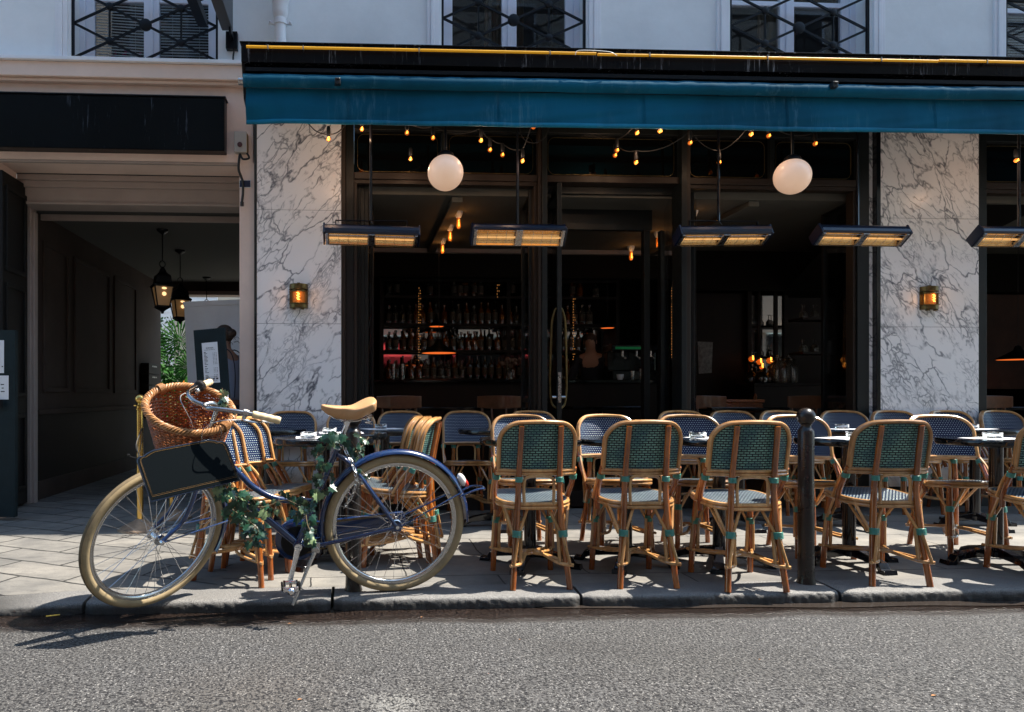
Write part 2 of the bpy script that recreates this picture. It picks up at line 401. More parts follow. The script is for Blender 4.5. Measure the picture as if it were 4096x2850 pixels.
ZRW = -.05
def asphalt():
    s = NT('asphalt'); g = s.n('NewGeometry'); P = g.outputs['Position']
    vo = s.n('TexVoronoi', Vector=P, Scale=95.0); vo2 = s.n('TexVoronoi', Vector=P, Scale=210.0)
    n = s.noise(P, 84, 4, .65); big = s.noise(P, 1.1, 4, .6); mid = s.noise(P, 7, 3)
    pit = s.ramp(n.outputs['Fac'], .455, .50)                                   # dark binder pits between stones
    cell = s.n('SeparateColor', Color=vo.outputs['Color']).outputs[0]
    stone = s.mix(s.ramp(cell, 0, 1), (.052, .0505, .051), (.112, .110, .111))
    stone = s.mix(s.ramp(s.n('SeparateColor', Color=vo2.outputs['Color']).outputs[1], .93, .95), stone, (.30, .29, .28))
    stone = s.mix(s.math('MULTIPLY', s.ramp(big.outputs['Fac'], .4, .7), .4), stone, (.075, .07, .063))
    patch = s.noise(s.n('Mapping', Vector=P, Scale=(.35, 1, 1)).outputs[0], 1.9, 5, .7)
    stone = s.mix(s.math('MULTIPLY', s.ramp(patch.outputs['Fac'], .52, .68), .45), stone, (.045, .042, .041))
    spill = s.n('VectorMath', _operation='DISTANCE', i0=P, i1=(.13, 2.47, ZRW)).outputs['Value']
    stone = s.mix(s.math('MULTIPLY', s.ramp(s.math('ADD', spill, s.math('MULTIPLY', mid.outputs['Fac'], .25)), .12, .30, 1, 0), .5), stone, (.30, .295, .28))
    brown = s.n('VectorMath', _operation='DISTANCE', i0=P, i1=(-.35, 2.62, ZRW)).outputs['Value']
    stone = s.mix(s.math('MULTIPLY', s.ramp(s.math('ADD', brown, s.math('MULTIPLY', mid.outputs['Fac'], .4)), .25, .65, 1, 0), .3), stone, (.10, .08, .062))
    col = s.mix(pit, (.007, .0068, .009), stone)
    xyz = s.n('SeparateXYZ', Vector=P)
    edge = s.noise(s.n('Mapping', Vector=P, Scale=(1, .2, 1)).outputs[0], 1.6, 4, .6)
    fine = s.noise(P, 90, 3, .7)
    lim = s.math('ADD', s.math('MULTIPLY', edge.outputs['Fac'], .22), 3.265)
    lim = s.math('ADD', lim, s.math('MULTIPLY', s.math('SUBTRACT', fine.outputs['Fac'], .5), .05))
    wet = s.ramp(s.math('SUBTRACT', xyz.outputs['Y'], lim), -.015, .03)
    film = s.ramp(s.math('SUBTRACT', xyz.outputs['Y'], lim), .03, .12)
    col = s.mix(wet, col, s.mix(1.0, col, (.26, .19, .16), 'MULTIPLY'))
    rough = s.math('SUBTRACT', .85, s.math('MULTIPLY', wet, .45)); rough = s.math('SUBTRACT', rough, s.math('MULTIPLY', film, .28))
    h = s.math('ADD', s.math('MULTIPLY', vo.outputs['Distance'], -.7), s.math('MULTIPLY', n.outputs['Fac'], 1.5))
    h = s.math('MULTIPLY', h, s.math('SUBTRACT', 1.0, s.math('MULTIPLY', film, .9)))
    s.out(col, rough, h, .011)
    return s.m
M['asphalt'] = asphalt()

def paving():
    s = NT('paving'); g = s.n('NewGeometry'); P = g.outputs['Position']
    n = s.noise(P, 3, 4); a = s.n('VectorMath', _operation='SUBTRACT', i0=n.outputs['Color'], i1=(.5, .5, .5)).outputs[0]
    wp = s.n('VectorMath', _operation='ADD', i0=P, i1=s.n('VectorMath', _operation='SCALE', i0=a, Scale=.055).outputs[0]).outputs[0]
    def bricks(rot, bw, rh, off):
        m = s.n('Mapping', Vector=wp, Rotation=(0, 0, rot), Location=off)
        b = s.n('TexBrick', Vector=m.outputs[0], Scale=1.0, Mortar_Size=.009 if rot else .005, Brick_Width=bw, Row_Height=rh, Mortar_Smooth=.3)
        b.inputs['Color1'].default_value = (.9, .9, .9, 1); b.inputs['Color2'].default_value = (1.1, 1.08, 1.05, 1); b.inputs['Mortar'].default_value = (1, 1, 1, 1)
        return b
    b1 = bricks(0, 1.05, .52, (.25, .12, 0)); b2 = bricks(R(26), .62, .27, (.1, .05, 0))
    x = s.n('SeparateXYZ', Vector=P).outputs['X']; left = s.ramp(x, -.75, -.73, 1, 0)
    fac = s.math('ADD', s.math('MULTIPLY', b1.outputs['Fac'], s.math('SUBTRACT', 1., left)), s.math('MULTIPLY', b2.outputs['Fac'], left), clamp=True)
    tint = s.mix(left, b1.outputs['Color'], b2.outputs['Color'])
    big = s.noise(P, 1.7, 5, .65); fine = s.noise(P, 120, 4, .7); med = s.noise(P, 16, 4, .65)
    col = s.mix(s.ramp(big.outputs['Fac'], .35, .68), (.108, .105, .10), (.235, .221, .198))
    col = s.mix(s.math('MULTIPLY', s.ramp(fine.outputs['Fac'], .45, .7), .5), col, (.085, .085, .09))
    col = s.mix(s.math('MULTIPLY', s.ramp(med.outputs['Fac'], .58, .75), .35), col, (.06, .058, .055))
    col = s.mix(1.0, col, tint, 'MULTIPLY')
    wear = s.noise(s.n('Mapping', Vector=P, Rotation=(0, 0, R(-20)), Scale=(1, 3.5, 1)).outputs[0], 5, 6, .75)
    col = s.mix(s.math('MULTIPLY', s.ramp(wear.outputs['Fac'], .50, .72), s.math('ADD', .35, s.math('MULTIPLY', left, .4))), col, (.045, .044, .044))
    col = s.mix(s.math('MULTIPLY', left, .10), col, (.06, .06, .062))  # left paving darkened in its colour, standing in for a shadow band
    col = s.mix(s.math('MULTIPLY', fac, .95), col, (.008, .008, .008))
    h = s.math('SUBTRACT', s.math('ADD', s.math('MULTIPLY', fine.outputs['Fac'], .22), s.math('MULTIPLY', med.outputs['Fac'], .5)), fac)
    s.out(col, .72, h, .006)
    return s.m
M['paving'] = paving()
def granite():
    s = NT('granite'); g = s.n('NewGeometry'); P = g.outputs['Position']
    fine = s.noise(P, 190, 4, .7); big = s.noise(P, 3, 4); med = s.noise(P, 30, 4, .65)
    col = s.mix(s.ramp(fine.outputs['Fac'], .38, .62), (.075, .075, .08), (.22, .212, .20))
    col = s.mix(s.math('MULTIPLY', s.ramp(big.outputs['Fac'], .5, .75), .5), col, (.09, .085, .08))
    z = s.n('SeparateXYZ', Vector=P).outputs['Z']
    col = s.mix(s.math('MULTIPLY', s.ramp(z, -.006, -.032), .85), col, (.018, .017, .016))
    h = s.math('ADD', s.math('MULTIPLY', fine.outputs['Fac'], .4), med.outputs['Fac'])
    s.out(col, .7, h, .007)
    return s.m
M['granite'] = granite()
# ------------------------------------------------------------------ ground
YF = 6.4                                   # plane of the facade
YK = 3.60                                  # kerb edge
ZR = -0.06                                 # road level
def sm(t): t = max(0, min(1, t)); return t * t * (3 - 2 * t)
def zg(x, y): return -.042 * sm((-1.30 - x) / .7) * sm((4.2 - y) / .6)
def sheet(x0, x1, y0, y1, dx, dy, z):
    m = MB(); nx, ny = max(1, round((x1 - x0) / dx)), max(1, round((y1 - y0) / dy))
    vs = [(x0 + (x1 - x0) * i / nx, y0 + (y1 - y0) * j / ny) for j in range(ny + 1) for i in range(nx + 1)]
    m.add([(x, y, z(x, y)) for x, y in vs], [(j * (nx + 1) + i, j * (nx + 1) + i + 1, (j + 1) * (nx + 1) + i + 1, (j + 1) * (nx + 1) + i) for j in range(ny) for i in range(nx)])
    return m
g = MB(); g.add([(-400, -400, -.35), (400, -400, -.35), (400, 400, -.35), (-400, 400, -.35)], [(0, 1, 2, 3)])
struct('ground', g, M['asphalt_far'])
struct('road', sheet(-30, 32, -3.4, 3.66, 2, .5, lambda x, y: ZR + .012 * sm((3.3 - y) / 2)), M['asphalt'])
w = MB(); n = 60; top = []; bot = []
for i in range(n + 1):
    x = .9 + 4.6 * i / n; e = sin(pi * i / n) ** .4
    top.append((x, YK + .02, ZR + .004)); bot.append((x, YK + .02 - (.02 + .11 * e * (.65 + .5 * noise.noise((x * 1.4, 3, 0))))  , ZR + .004))
w.add(top + bot, [(i, i + 1, n + 2 + i, n + 1 + i) for i in range(n)])
M['water'] = mat('water', (.035, .028, .024), .03, spec=.8, bump=.0006, bscale=25)
struct('water', w, M['water'])
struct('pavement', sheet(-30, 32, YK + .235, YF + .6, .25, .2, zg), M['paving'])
# far pavement of the other side of the street
struct('far_pavement', sheet(-30, 32, -7.0, -3.4, 2, 1, lambda x, y: .04), M['paving'])

def kerb_stone(x0, x1, seed):
    "one granite kerb stone with a worn nose and a rough split face"
    prof = [(YK + .233, 0), (YK + .15, 0), (YK + .05, 0), (YK + .028, -.001), (YK + .017, -.003), (YK + .009, -.007), (YK + .004, -.013), (YK + .001, -.022), (YK, -.038), (YK + .001, -.055), (YK + .002, -.075)]
    nx = max(4, int((x1 - x0) / .012)); vs = []
    for i in range(nx + 1):
        x = x0 + (x1 - x0) * i / nx; edge = min(x - x0, x1 - x); rd = .022 * (1 - sm(edge / .05))
        for k, (y, z) in enumerate(prof):
            a = 0 if k < 3 else 1 if k > 5 else .4
            dn = noise.fractal((x * 42 + seed * 9, z * 90, y * 40), .6, 2.1, 4) * .007 * a
            dz = noise.noise((x * 1.2 + seed, 0, 0)) * .0015 * a
            vs.append((x, y + rd * (k > 1) + dn + noise.noise((x * 1.6 + seed, 4, 0)) * .004 * (k > 1), max(z + zg(x, y) + dz * .6 - rd * .25 * (k > 1), -.10)))
    k = len(prof); fs = [(i * k + j, (i + 1) * k + j, (i + 1) * k + j + 1, i * k + j + 1) for i in range(nx) for j in range(k - 1)]
    m = MB(); m.add(vs, fs); m.add([vs[j] for j in range(k)] + [(x0, YK + .233, -.08)], [tuple(range(k + 1))]); m.add([vs[nx * k + j] for j in range(k)] + [(x1, YK + .233, -.08)], [tuple(range(k, -1, -1))])
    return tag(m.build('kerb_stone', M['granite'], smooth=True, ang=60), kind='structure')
kj = [xw(px, YK) for px in (-260, 82, 332, 583, 843)]
joints = [kj[1] - 1.22 * k for k in range(6, 0, -1)] + kj[1:] + [kj[4] + 1.27 * k for k in range(1, 10)]
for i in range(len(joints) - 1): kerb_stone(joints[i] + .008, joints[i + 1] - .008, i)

# ------------------------------------------------------------------ the building of the cafe
B = thing('apartment_building', 'pale grey rendered apartment building above the cafe and the covered passage', 'building', (0, YF, 0))
B.location = (0, 0, 0)
XL = -30; XR = 32; T = .4
xpr = xw(239.5); xpl = -3.10
zs = W(120, 60, YF).z                       # underside of the windows
wins = [(W(71, 0, YF).x, W(218, 0, YF).x), (xw(441.5), xw(586)), (xw(730), xw(870)), (xw(1006), xw(1150))]
zl = 3.05; zt = 6.1
m = MB()
xs = [XL] + [v for w_ in wins for v in w_] + [XR]
for i in range(0, len(xs), 2): m.box(xs[i], xs[i + 1], YF, YF + T, zs, zt)
for a_, b_ in wins[1:]: m.box(a_, b_, YF, YF + T, zs, zs + .129)
m.box(XL, XR, YF, YF + T, zt, 20)
m.build('wall', M['plaster'], B)
# beige band above the passage, string course, lower wall
m = MB(); xa = xw(252); m.box(XL, xa, YF, YF + T, zl, zs - .18); m.box(XL, xpl, YF, YF + T, 0, zl)
m.box(xpr, xw(254.6), YF, YF + T, 0, zl); m.box(xa, xa + .01, YF + .003, YF + T, zl, 3.58)
m.build('lower_wall', M['plaster_warm'], B)
m = MB(); m.box(xa, XR, YF + .002, YF + T, 3.58, zs); m.build('shaded_wall', M['plaster_warm'], B)
m = MB(); zb1, zb0 = zw(62, 6.3, 120), zw(77, 6.3, 120)
m.box(XL, xw(247, 6.3), YF - .09, YF + .02, zb0, zb1); m.box(XL, xw(247, 6.3), YF - .055, YF + .02, zb0 - .03, zb0 - .001)
m.build('string_course', M['plaster_warm'], B, bevel=.008)
m = MB(); m.box(XL, xw(247, 6.3), YF - .12, YF + .3, zb1 + .001, zb1 + .035); m.build('sill_course', M['trim_white'], B, bevel=.005)

def railing(parent, x0, x1, z0, y):
    "cast iron lattice guard: diamonds with rosettes"
    h = .60; xm = (x0 + x1) / 2; zm = z0 + h / 2; r = .010
    m = MB()
    m.box(x0 - .02, x1 + .02, y - .014, y + .014, z0 - .022, z0); m.box(x0 - .02, x1 + .02, y - .02, y + .02, z0 + h, z0 + h + .03)
    m.box(x0 - .018, x0 + .006, y - .012, y + .012, z0, z0 + h); m.box(x1 - .006, x1 + .018, y - .012, y + .012, z0, z0 + h)
    q0, q1 = (x0 + xm) / 2, (xm + x1) / 2
    for a, b in (((x0, z0), (xm, zm)), ((x0, zm), (xm, z0)), ((x0, zm), (xm, z0 + h)), ((x0, z0 + h), (xm, zm)), ((xm, z0), (x1, zm)), ((xm, zm), (x1, z0)), ((xm, zm), (x1, z0 + h)), ((xm, z0 + h), (x1, zm))):
        m.bar((a[0], y, a[1]), (b[0], y, b[1]), .012, .020)
    for q in (q0, q1): m.box(q - .007, q + .007, y - .008, y + .008, z0 + h / 4, z0 + h * .75)
    g = m.build('railing', M['black_metal'], parent)
    for q, z, rr in ((q0, z0 + h / 4, .033), (q0, z0 + h * .75, .033), (q1, z0 + h / 4, .033), (q1, z0 + h * .75, .033), (xm, zm, .052)):
        d = MB(); d.lathe([(.001, -.03), (rr * .28, -.03), (rr * .35, -.024), (rr * .45, -.026), (rr * .62, -.019), (rr * .8, -.021), (rr, -.012), (rr, .010), (rr * .6, .014)], 20, M=Matrix.Translation((q, y, z)) @ Matrix.Rotation(-R(90), 4, 'X') @ Matrix.Scale(-1, 4, (0, 0, 1)))
        if rr > .04: d.lathe([(.001, -.036), (rr * .2, -.036), (rr * .24, -.02)], 12, M=Matrix.Translation((q, y, z)) @ Matrix.Rotation(-R(90), 4, 'X') @ Matrix.Scale(-1, 4, (0, 0, 1)))
        d.build('rosette', M['black_metal'], g, smooth=True)
def window(i, x0, x1, zs):
    # mouldings either side, reveal, two white casements with a glass each
    mw = .11
    for a, b, s in ((x0 - mw - .02, x0 - .02, 1), (x1 + .02, x1 + mw + .02, -1)):
        if i == 0 and s == -1: continue
        m = MB()
        for k, (f0, f1, d) in enumerate(((0, .30, .020), (.30, .62, .034), (.62, 1, .026))):
            p, q = (a + (b - a) * f0, a + (b - a) * f1) if s == 1 else (b - (b - a) * f1, b - (b - a) * f0)
            m.box(p, q, YF - d, YF + .01, zs + (.0 if i == 0 else -.0), zt)
        m.build('moulding', M['trim_white'], B, bevel=.004)
    y = YF + .22; w = MB(); xm = (x0 + x1) / 2; fw = .075
    w.box(x0, x0 + .05, y - .03, y + .05, zs, zt); w.box(x1 - .05, x1, y - .03, y + .05, zs, zt)
    w.box(x0 + .05, x1 - .05, y - .02, y + .05, zs, zs + .05)
    panes = ((x0 + .05 + fw, xm - fw * .9), (xm + fw * .9, x1 - .05 - fw)); zr = zs + .62
    w.box(x0 + .051, x0 + .05 + fw, y - .012, y + .04, zs + .051, zt); w.box(x1 - .05 - fw, x1 - .051, y - .012, y + .04, zs + .051, zt)
    w.box(xm - fw * .9, xm + fw * .9, y - .018, y + .04, zs + .051, zt); w.box(xm - .018, xm + .018, y - .034, y - .018, zs + .051, zt)
    for a, b in panes:
        w.box(a, b, y - .008, y + .04, zs + .051, zs + .10)
        if i in (0, 2, 3): w.box(a, b, y - .008, y + .04, zr, zr + .045)
    wo = w.build('window', M['frame_white'], B, bevel=.004)
    for a, b in panes:
        p = MB(); p.box(a, b, y + .012, y + .016, zs + .10, zt); p.build('pane', M['window_glass'], wo)
    # what stands behind the panes
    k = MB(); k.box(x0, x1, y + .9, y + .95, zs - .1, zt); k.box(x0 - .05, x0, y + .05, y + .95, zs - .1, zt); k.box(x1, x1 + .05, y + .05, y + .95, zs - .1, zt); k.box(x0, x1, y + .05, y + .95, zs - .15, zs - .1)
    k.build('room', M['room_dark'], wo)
    if i in (0, 3):
        for a, b in panes:
            s_ = MB(); z = zs + .09; j = 0
            while z < zt - .1:
                t = .012 * (b - a) * sin(j * 1.7)
                s_.add([(a, y + .03, z - .011), (b, y + .03, z - .011 - (.02 if a < xm - .1 and i == 0 else 0)), (b, y + .052, z + .011 - (.02 if a < xm - .1 and i == 0 else 0)), (a, y + .052, z + .011)], [(0, 1, 2, 3)]); z += .026; j += 1
            for f in (.25, .8): s_.box(a + (b - a) * f - .001, a + (b - a) * f + .001, y + .028, y + .030, zs + .1, zt)
            s_.build('blind', M['slat'], wo)
    else:
        for a, b in ((panes[0][1] - .14, panes[0][1] + .05), (panes[1][0] - .02, panes[1][0] + .10)):
            c = MB(); n = 24; vs = []
            for j in range(n + 1):
                x = a + (b - a) * j / n; yy = y + .12 + .018 * sin(j * 1.9)
                vs += [(x, yy, zs + .02), (x, yy, zt)]
            c.add(vs, [(2 * j, 2 * j + 2, 2 * j + 3, 2 * j + 1) for j in range(n)]); c.build('curtain', M['curtain'], wo, smooth=True)
    railing(B, x0 + .015, x1 - .015, zs + .02, YF + .02)
for i, (a, b) in enumerate(wins): window(i, a, b, zs + (.13 if i else 0))
# pot of flowers behind the blind of the first window
fp = thing('flower_pot', 'potted pink and magenta flowers behind the blind of the window above the passage', 'flower pot', (xw(124, 6.75), 6.75, zs))
k = MB(); k.lathe([(.05, 0), (.07, .10), (.075, .10), (.075, .115), (.06, .115)], 14); k.build('pot', M['plaster_warm'], fp, smooth=True)
k = MB(); k2 = MB()
for j in range(34):
    a = random.random() * 6.28; r_ = random.random() * .15; z = .12 + random.random() * .12
    p = V((r_ * cos(a), r_ * sin(a) * .5, z)); q = V((random.uniform(-1, 1), random.uniform(-1, 1), random.uniform(-.3, 1))).normalized() * .022; u = q.orthogonal().normalized() * .013
    (k2 if j < 14 else k).add([p - q, p + u, p + q, p - u], [(0, 1, 2, 3)])
    if j < 14: k2.ball(p, .014, 6, 4)
k.build('leaves', M['garden_leaf'], fp); k2.build('flowers', M['pink_flower'], fp)

# ------------------------------------------------------------------ covered passage: walls, ceilings, beams, belongs to the building
yE = 11.5                                   # far end
m = MB()
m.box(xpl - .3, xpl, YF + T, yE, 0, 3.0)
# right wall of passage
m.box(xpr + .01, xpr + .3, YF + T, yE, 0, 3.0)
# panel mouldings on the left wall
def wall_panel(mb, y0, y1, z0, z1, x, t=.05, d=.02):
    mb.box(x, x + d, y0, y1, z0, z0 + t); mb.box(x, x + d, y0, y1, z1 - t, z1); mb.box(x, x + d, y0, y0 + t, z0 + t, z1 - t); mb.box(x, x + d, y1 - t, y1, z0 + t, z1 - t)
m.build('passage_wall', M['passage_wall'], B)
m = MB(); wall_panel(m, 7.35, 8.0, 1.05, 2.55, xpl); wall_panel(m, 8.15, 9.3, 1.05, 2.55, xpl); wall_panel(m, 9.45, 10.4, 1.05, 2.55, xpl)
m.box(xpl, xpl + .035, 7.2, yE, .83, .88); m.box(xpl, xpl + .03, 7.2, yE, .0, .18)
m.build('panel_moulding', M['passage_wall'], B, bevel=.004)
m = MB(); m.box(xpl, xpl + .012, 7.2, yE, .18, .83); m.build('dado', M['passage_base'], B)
m = MB()
m.box(xpl, xpl + .06, 6.95, 7.08, .0, 2.78); m.box(xpl + .06, xpl + .085, 6.98, 7.05, 0, 2.74)      # jamb
m.box(xpl, xpr, 6.85, 7.05, 2.80, 3.2); m.box(xpl, xpr, 6.82, 6.85, 2.93, 2.99); m.box(xpl, xpr, 6.80, 6.85, 2.99, 3.05); m.box(xpl, xpr, 6.83, 7.08, 2.775, 2.80)
m.box(xpl, xpr, 7.3, 7.34, 2.74, 2.80); m.box(xpl, xpr, YF + .002, YF + .04, zl - .022, zl); m.box(xpl, xpr, YF + .06, YF + .075, zl - .012, zl)
m.build('beam', M['moulding'], B, bevel=.006)
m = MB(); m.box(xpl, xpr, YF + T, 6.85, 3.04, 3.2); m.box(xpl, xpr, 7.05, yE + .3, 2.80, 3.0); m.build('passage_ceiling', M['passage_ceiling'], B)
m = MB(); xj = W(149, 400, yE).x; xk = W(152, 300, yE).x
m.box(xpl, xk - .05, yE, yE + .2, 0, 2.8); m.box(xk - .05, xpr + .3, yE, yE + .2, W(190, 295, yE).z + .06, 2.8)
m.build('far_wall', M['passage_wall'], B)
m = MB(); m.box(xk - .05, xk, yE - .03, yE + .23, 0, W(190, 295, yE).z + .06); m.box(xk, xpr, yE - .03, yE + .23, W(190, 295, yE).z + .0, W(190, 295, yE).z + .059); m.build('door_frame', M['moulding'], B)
# letter boxes at the end of the left wall
lb = thing('letter_boxes', 'bank of dark wooden letter boxes far down the left wall of the passage', 'letter boxes', (xpl, 10.9, 0))
for k in range(5):
    m = MB(); m.box(.003, .12, -.28, .28, .70 + k * .16, .85 + k * .16); o = m.build('box', M['dark_wood'], lb, bevel=.005)
    m = MB(); m.box(.1215, .124, -.12, .12, .80 + k * .16, .82 + k * .16); m.build('slot', M['steel'], o)
# folded leaf of the big carriage door at the left
dl = thing('carriage_door', 'dark painted panelled leaf of the carriage door folded back at the far left', 'door', (xpl, YF, 0))
m = MB(); m.box(.002, .055, .02, .50, .02, 2.96); m.build('leaf', M['door_paint'], dl, bevel=.005)
m = MB()
for z0, z1 in ((.15, .85), (1.0, 2.0), (2.1, 2.85)): wall_panel(m, .07, .45, z0, z1, .0555, .04, .018)
m.build('panel', M['door_paint'], dl, bevel=.004)
struct('passage_floor', sheet(xpl, xpr, YF + .6, yE + 6, 1, 1, lambda x, y: .002), M['paving'])

# courtyard beyond the passage
cw = thing('courtyard_building', 'cream courtyard wall with pale shutters seen through the far end of the passage', 'building', (-3, 17, 0))
m = MB(); m.box(-6, 8, 0, .3, 0, 7); m.build('wall', M['opp_wall'], cw)
for k, x in enumerate((-1.9, -.9, .3, 1.5)):
    m = MB(); m.box(x, x + .7, -.04, 0, 1.7, 3.9); [m.box(x + .04, x + .66, -.06, -.041, 1.75 + j * .12, 1.82 + j * .12) for j in range(17)]; m.build('shutter', M['trim_white'], cw)
m = MB(); m.box(-3.9, -3.2, .2, .4, 0, 0); 
def leafmass(mb, c, rad, n, size, seed=0, flat=.5):
    rnd = random.Random(seed)
    for i in range(n):
        d = V((rnd.gauss(0, 1), rnd.gauss(0, 1), rnd.gauss(0, 1))).normalized() * (rnd.random() ** .4)
        p = V((c[0] + d.x * rad[0], c[1] + d.y * rad[1], c[2] + d.z * rad[2]))
        q = V((rnd.uniform(-1, 1), rnd.uniform(-1, 1), rnd.uniform(-1, .6))).normalized(); u = q.cross(V((rnd.uniform(-1, 1), rnd.uniform(-1, 1), rnd.uniform(-1, 1)))).normalized()
        s_ = size * rnd.uniform(.6, 1.3)
        mb.add([p, p + q * s_ * .5 + u * s_ * .28, p + q * s_, p + q * s_ * .5 - u * s_ * .28], [(0, 1, 2, 3)])
gx = lambda px, y: W(px, 400, y).x
for nm, lab, px, y, z, rad, n, sz, sd in (('shrub', 'dense dark green shrub low at the end of the passage', 168, 13.2, .75, (.75, .5, .85), 2600, .11, 1),
                                ('bush', 'taller light green bush with yellow tips against the courtyard shutters', 158, 14.2, 1.85, (.55, .4, .75), 1300, .09, 2),
                                ('hedge', 'low feathery fern clump below the palm in the courtyard', 186, 12.7, .55, (.5, .3, .5), 1500, .08, 3)):
    t = thing(nm, lab, 'plant', (gx(px, y), y, 0))
    m = MB(); leafmass(m, (0, 0, z), rad, n, sz, sd)
    if nm != 'hedge': leafmass(m, (-.5, .1, z - .2), tuple(r_ * .7 for r_ in rad), n // 2, sz, sd + 10)
    m.build('leaves', M['garden_leaf'], t)
    m = MB()
    for k in range(7): m.tube(spline([(random.uniform(-.1, .1), 0, 0), (random.uniform(-.2, .2), 0, z * .5), (random.uniform(-.4, .4), 0, z + rad[2] * .6)], 4), [.012, .011, .010, .009, .008, .007, .006, .005, .004], 5)
    m.build('stems', M['stem'], t)
pt = thing('fan_palm', 'fan palm spreading its pleated leaves at the end of the passage', 'palm', (gx(176, 12.9), 12.9, 0))
m = MB(); m.tube([(0, 0, 0), (.02, 0, .6), (.05, 0, 1.2)], [.06, .05, .04], 8); m.build('trunk', M['stem'], pt, smooth=True)
for k, (ax, az, rr) in enumerate(((.06, 1.98, .50), (-.42, 1.72, .36), (.28, 1.5, .36))):
    f = MB(); c = V((ax, -.1 * k, az)); f.tube(spline([(.05, 0, 1.2), (ax * .6, 0, (1.2 + az) / 2), c], 5), .008, 5)
    for j in range(26):
        a = R(-150 + 300 * j / 25) + pi / 2; L_ = rr * (1 - .15 * abs(j - 12.5) / 12.5)
        e = V((cos(a), .35 * sin(j * 2.1) * .3, sin(a))); nrm = V((-sin(a), 0, cos(a)))
        tip = c + e * L_ + V((0, 0, -.05 * abs(cos(a)))); w_ = .018
        f.add([c, c + e * L_ * .6 + nrm * w_, tip, c + e * L_ * .6 - nrm * w_, c + e * L_ * .6 + V((0, -.012, 0))], [(0, 1, 4), (1, 2, 4), (2, 3, 4), (3, 0, 4)])
    f.build('frond', M['garden_leaf'], pt)
# small lit terrace glimpsed in the courtyard
ct = thing('courtyard_lamp', 'orange glowing lamp low behind the palm leaves', 'lamp', (gx(188, 15.5), 15.5, 0))
m = MB(); m.tube([(0, 0, 0), (0, 0, 1.35)], .02, 6); m.build('post', M['black_metal'], ct)
m = MB(); m.box(-.16, .16, -.05, .05, 1.35, 1.39); m.box(-.1, -.04, -.05, .05, 1.2, 1.35); m.box(.06, .12, -.05, .05, 1.15, 1.35); m.build('lamp_shade', mat('orange_lamp', (.8, .3, .05), .5, em=(1, .25, .02), ems=E(.7)), ct)

# ------------------------------------------------------------------ the building across the street (seen in the glass and mirrors, bounces light)
OB = thing('opposite_building', 'cream stone building with shops across the street, mirrored in the cafe glass', 'building', (0, -7, 0))
m = MB(); m.box(-30, 32, -.5, 0, 3.4, 13)
for k in range(16): m.box(-30 + k * 4, -29.3 + k * 4, -.5, 0, 0, 3.4)
m.build('wall', M['opp_wall'], OB)
m = MB(); m.box(-30, 32, 0, .12, 3.3, 3.55); m.box(-30, 32, 0, .2, 12.6, 13.1); m.box(-30, 32, 0, .1, 6.6, 6.75); m.build('cornice', M['opp_wall'], OB)
for k in range(10):
    for j in range(3):
        x = -13 + k * 2.8; z = 4.0 + j * 3.0
        m = MB(); m.box(x - .08, x + 1.28, .0, .05, z - .08, z + 2.1); m.box(x, x + 1.2, .051, .06, z, z + 2.0, 1); m.build('window', [M['trim_white'], M['black_gloss']], OB)
for k in range(15):
    m = MB(); m.box(-29.3 + k * 4, -26 + k * 4, -.4, -.3, 0, 3.3); m.build('shop_window', M['black_gloss'], OB)
    if k % 5 == 2:
        m = MB(); x0 = -29.3 + k * 4; m.add([(x0, 0, 3.0), (x0 + 3.3, 0, 3.0), (x0 + 3.3, 1.1, 2.45), (x0, 1.1, 2.45), (x0, 1.1, 2.2), (x0 + 3.3, 1.1, 2.2)], [(0, 1, 2, 3), (3, 2, 5, 4)]); m.build('awning', M['opp_red'], OB)
# ------------------------------------------------------------------ cafe front
CF = thing('cafe_facade', 'dark framed cafe shopfront with white veined marble piers beneath the blue awning', 'shopfront')
ZF = .16                                    # raised cafe floor
def pil(px0, px1, z0, z1, y0=YF - .02, y1=YF + .25, d=0): return xw(px0, YF - .02), xw(px1, YF - .02), y0, y1, z0, z1
ztop = 3.57
zj = [ZF + .02, zw(1300 / 4, YF), zw(854 / 4, YF), ztop]
for nm, a, b in (('left', 257.3, 341.2), ('right', 878.2, 976)):
    for k in range(3):
        m = MB(); x0, x1 = xw(a), xw(b); m.box(x0, x1, YF - .03, YF + .2, zj[k] + .0015, zj[k + 1] - .0015)
        m.build('marble_slab', M['marble_' + nm], CF, bevel=.0015)
for a, b in ((257.3, 341.2), (878.2, 976)):
    m = MB(); m.box(xw(a), xw(b), YF - .02, YF + .2, 0, ZF + .02); m.box(xw(a + .2), xw(b - .2), YF - .024, YF + .1, ZF + .02, 3.56); m.build('plinth', M['plinth'], CF)
m = MB(); m.box(xw(869.5), xw(874), YF + .02, YF + .3, ZF, ztop); m.build('marble_return', M['marble_right'], CF)
# posts
for a, b, mm, yy in ((254.7, 257.2, 'black_gloss', -.035), (341.4, 345.5, 'brown_frame', -.02), (345.6, 354, 'dark_frame', .03), (537.5, 540.8, 'brown_frame', -.03), (540.9, 546, 'dark_frame', -.045),
                     (679.5, 684.7, 'dark_frame', -.045), (684.8, 689, 'brown_frame', -.03), (857.5, 869.3, 'dark_frame', .0), (874.1, 878.1, 'black_gloss', -.035), (976.1, 984, 'dark_frame', -.03), (1075, 1084, 'dark_frame', -.03)):
    m = MB(); m.box(xw(a), xw(b), YF + yy, YF + .16, 0 if mm != 'brown_frame' else .002, ztop - (.003 if mm == 'brown_frame' else 0)); m.build('post', M[mm], CF, bevel=.003)
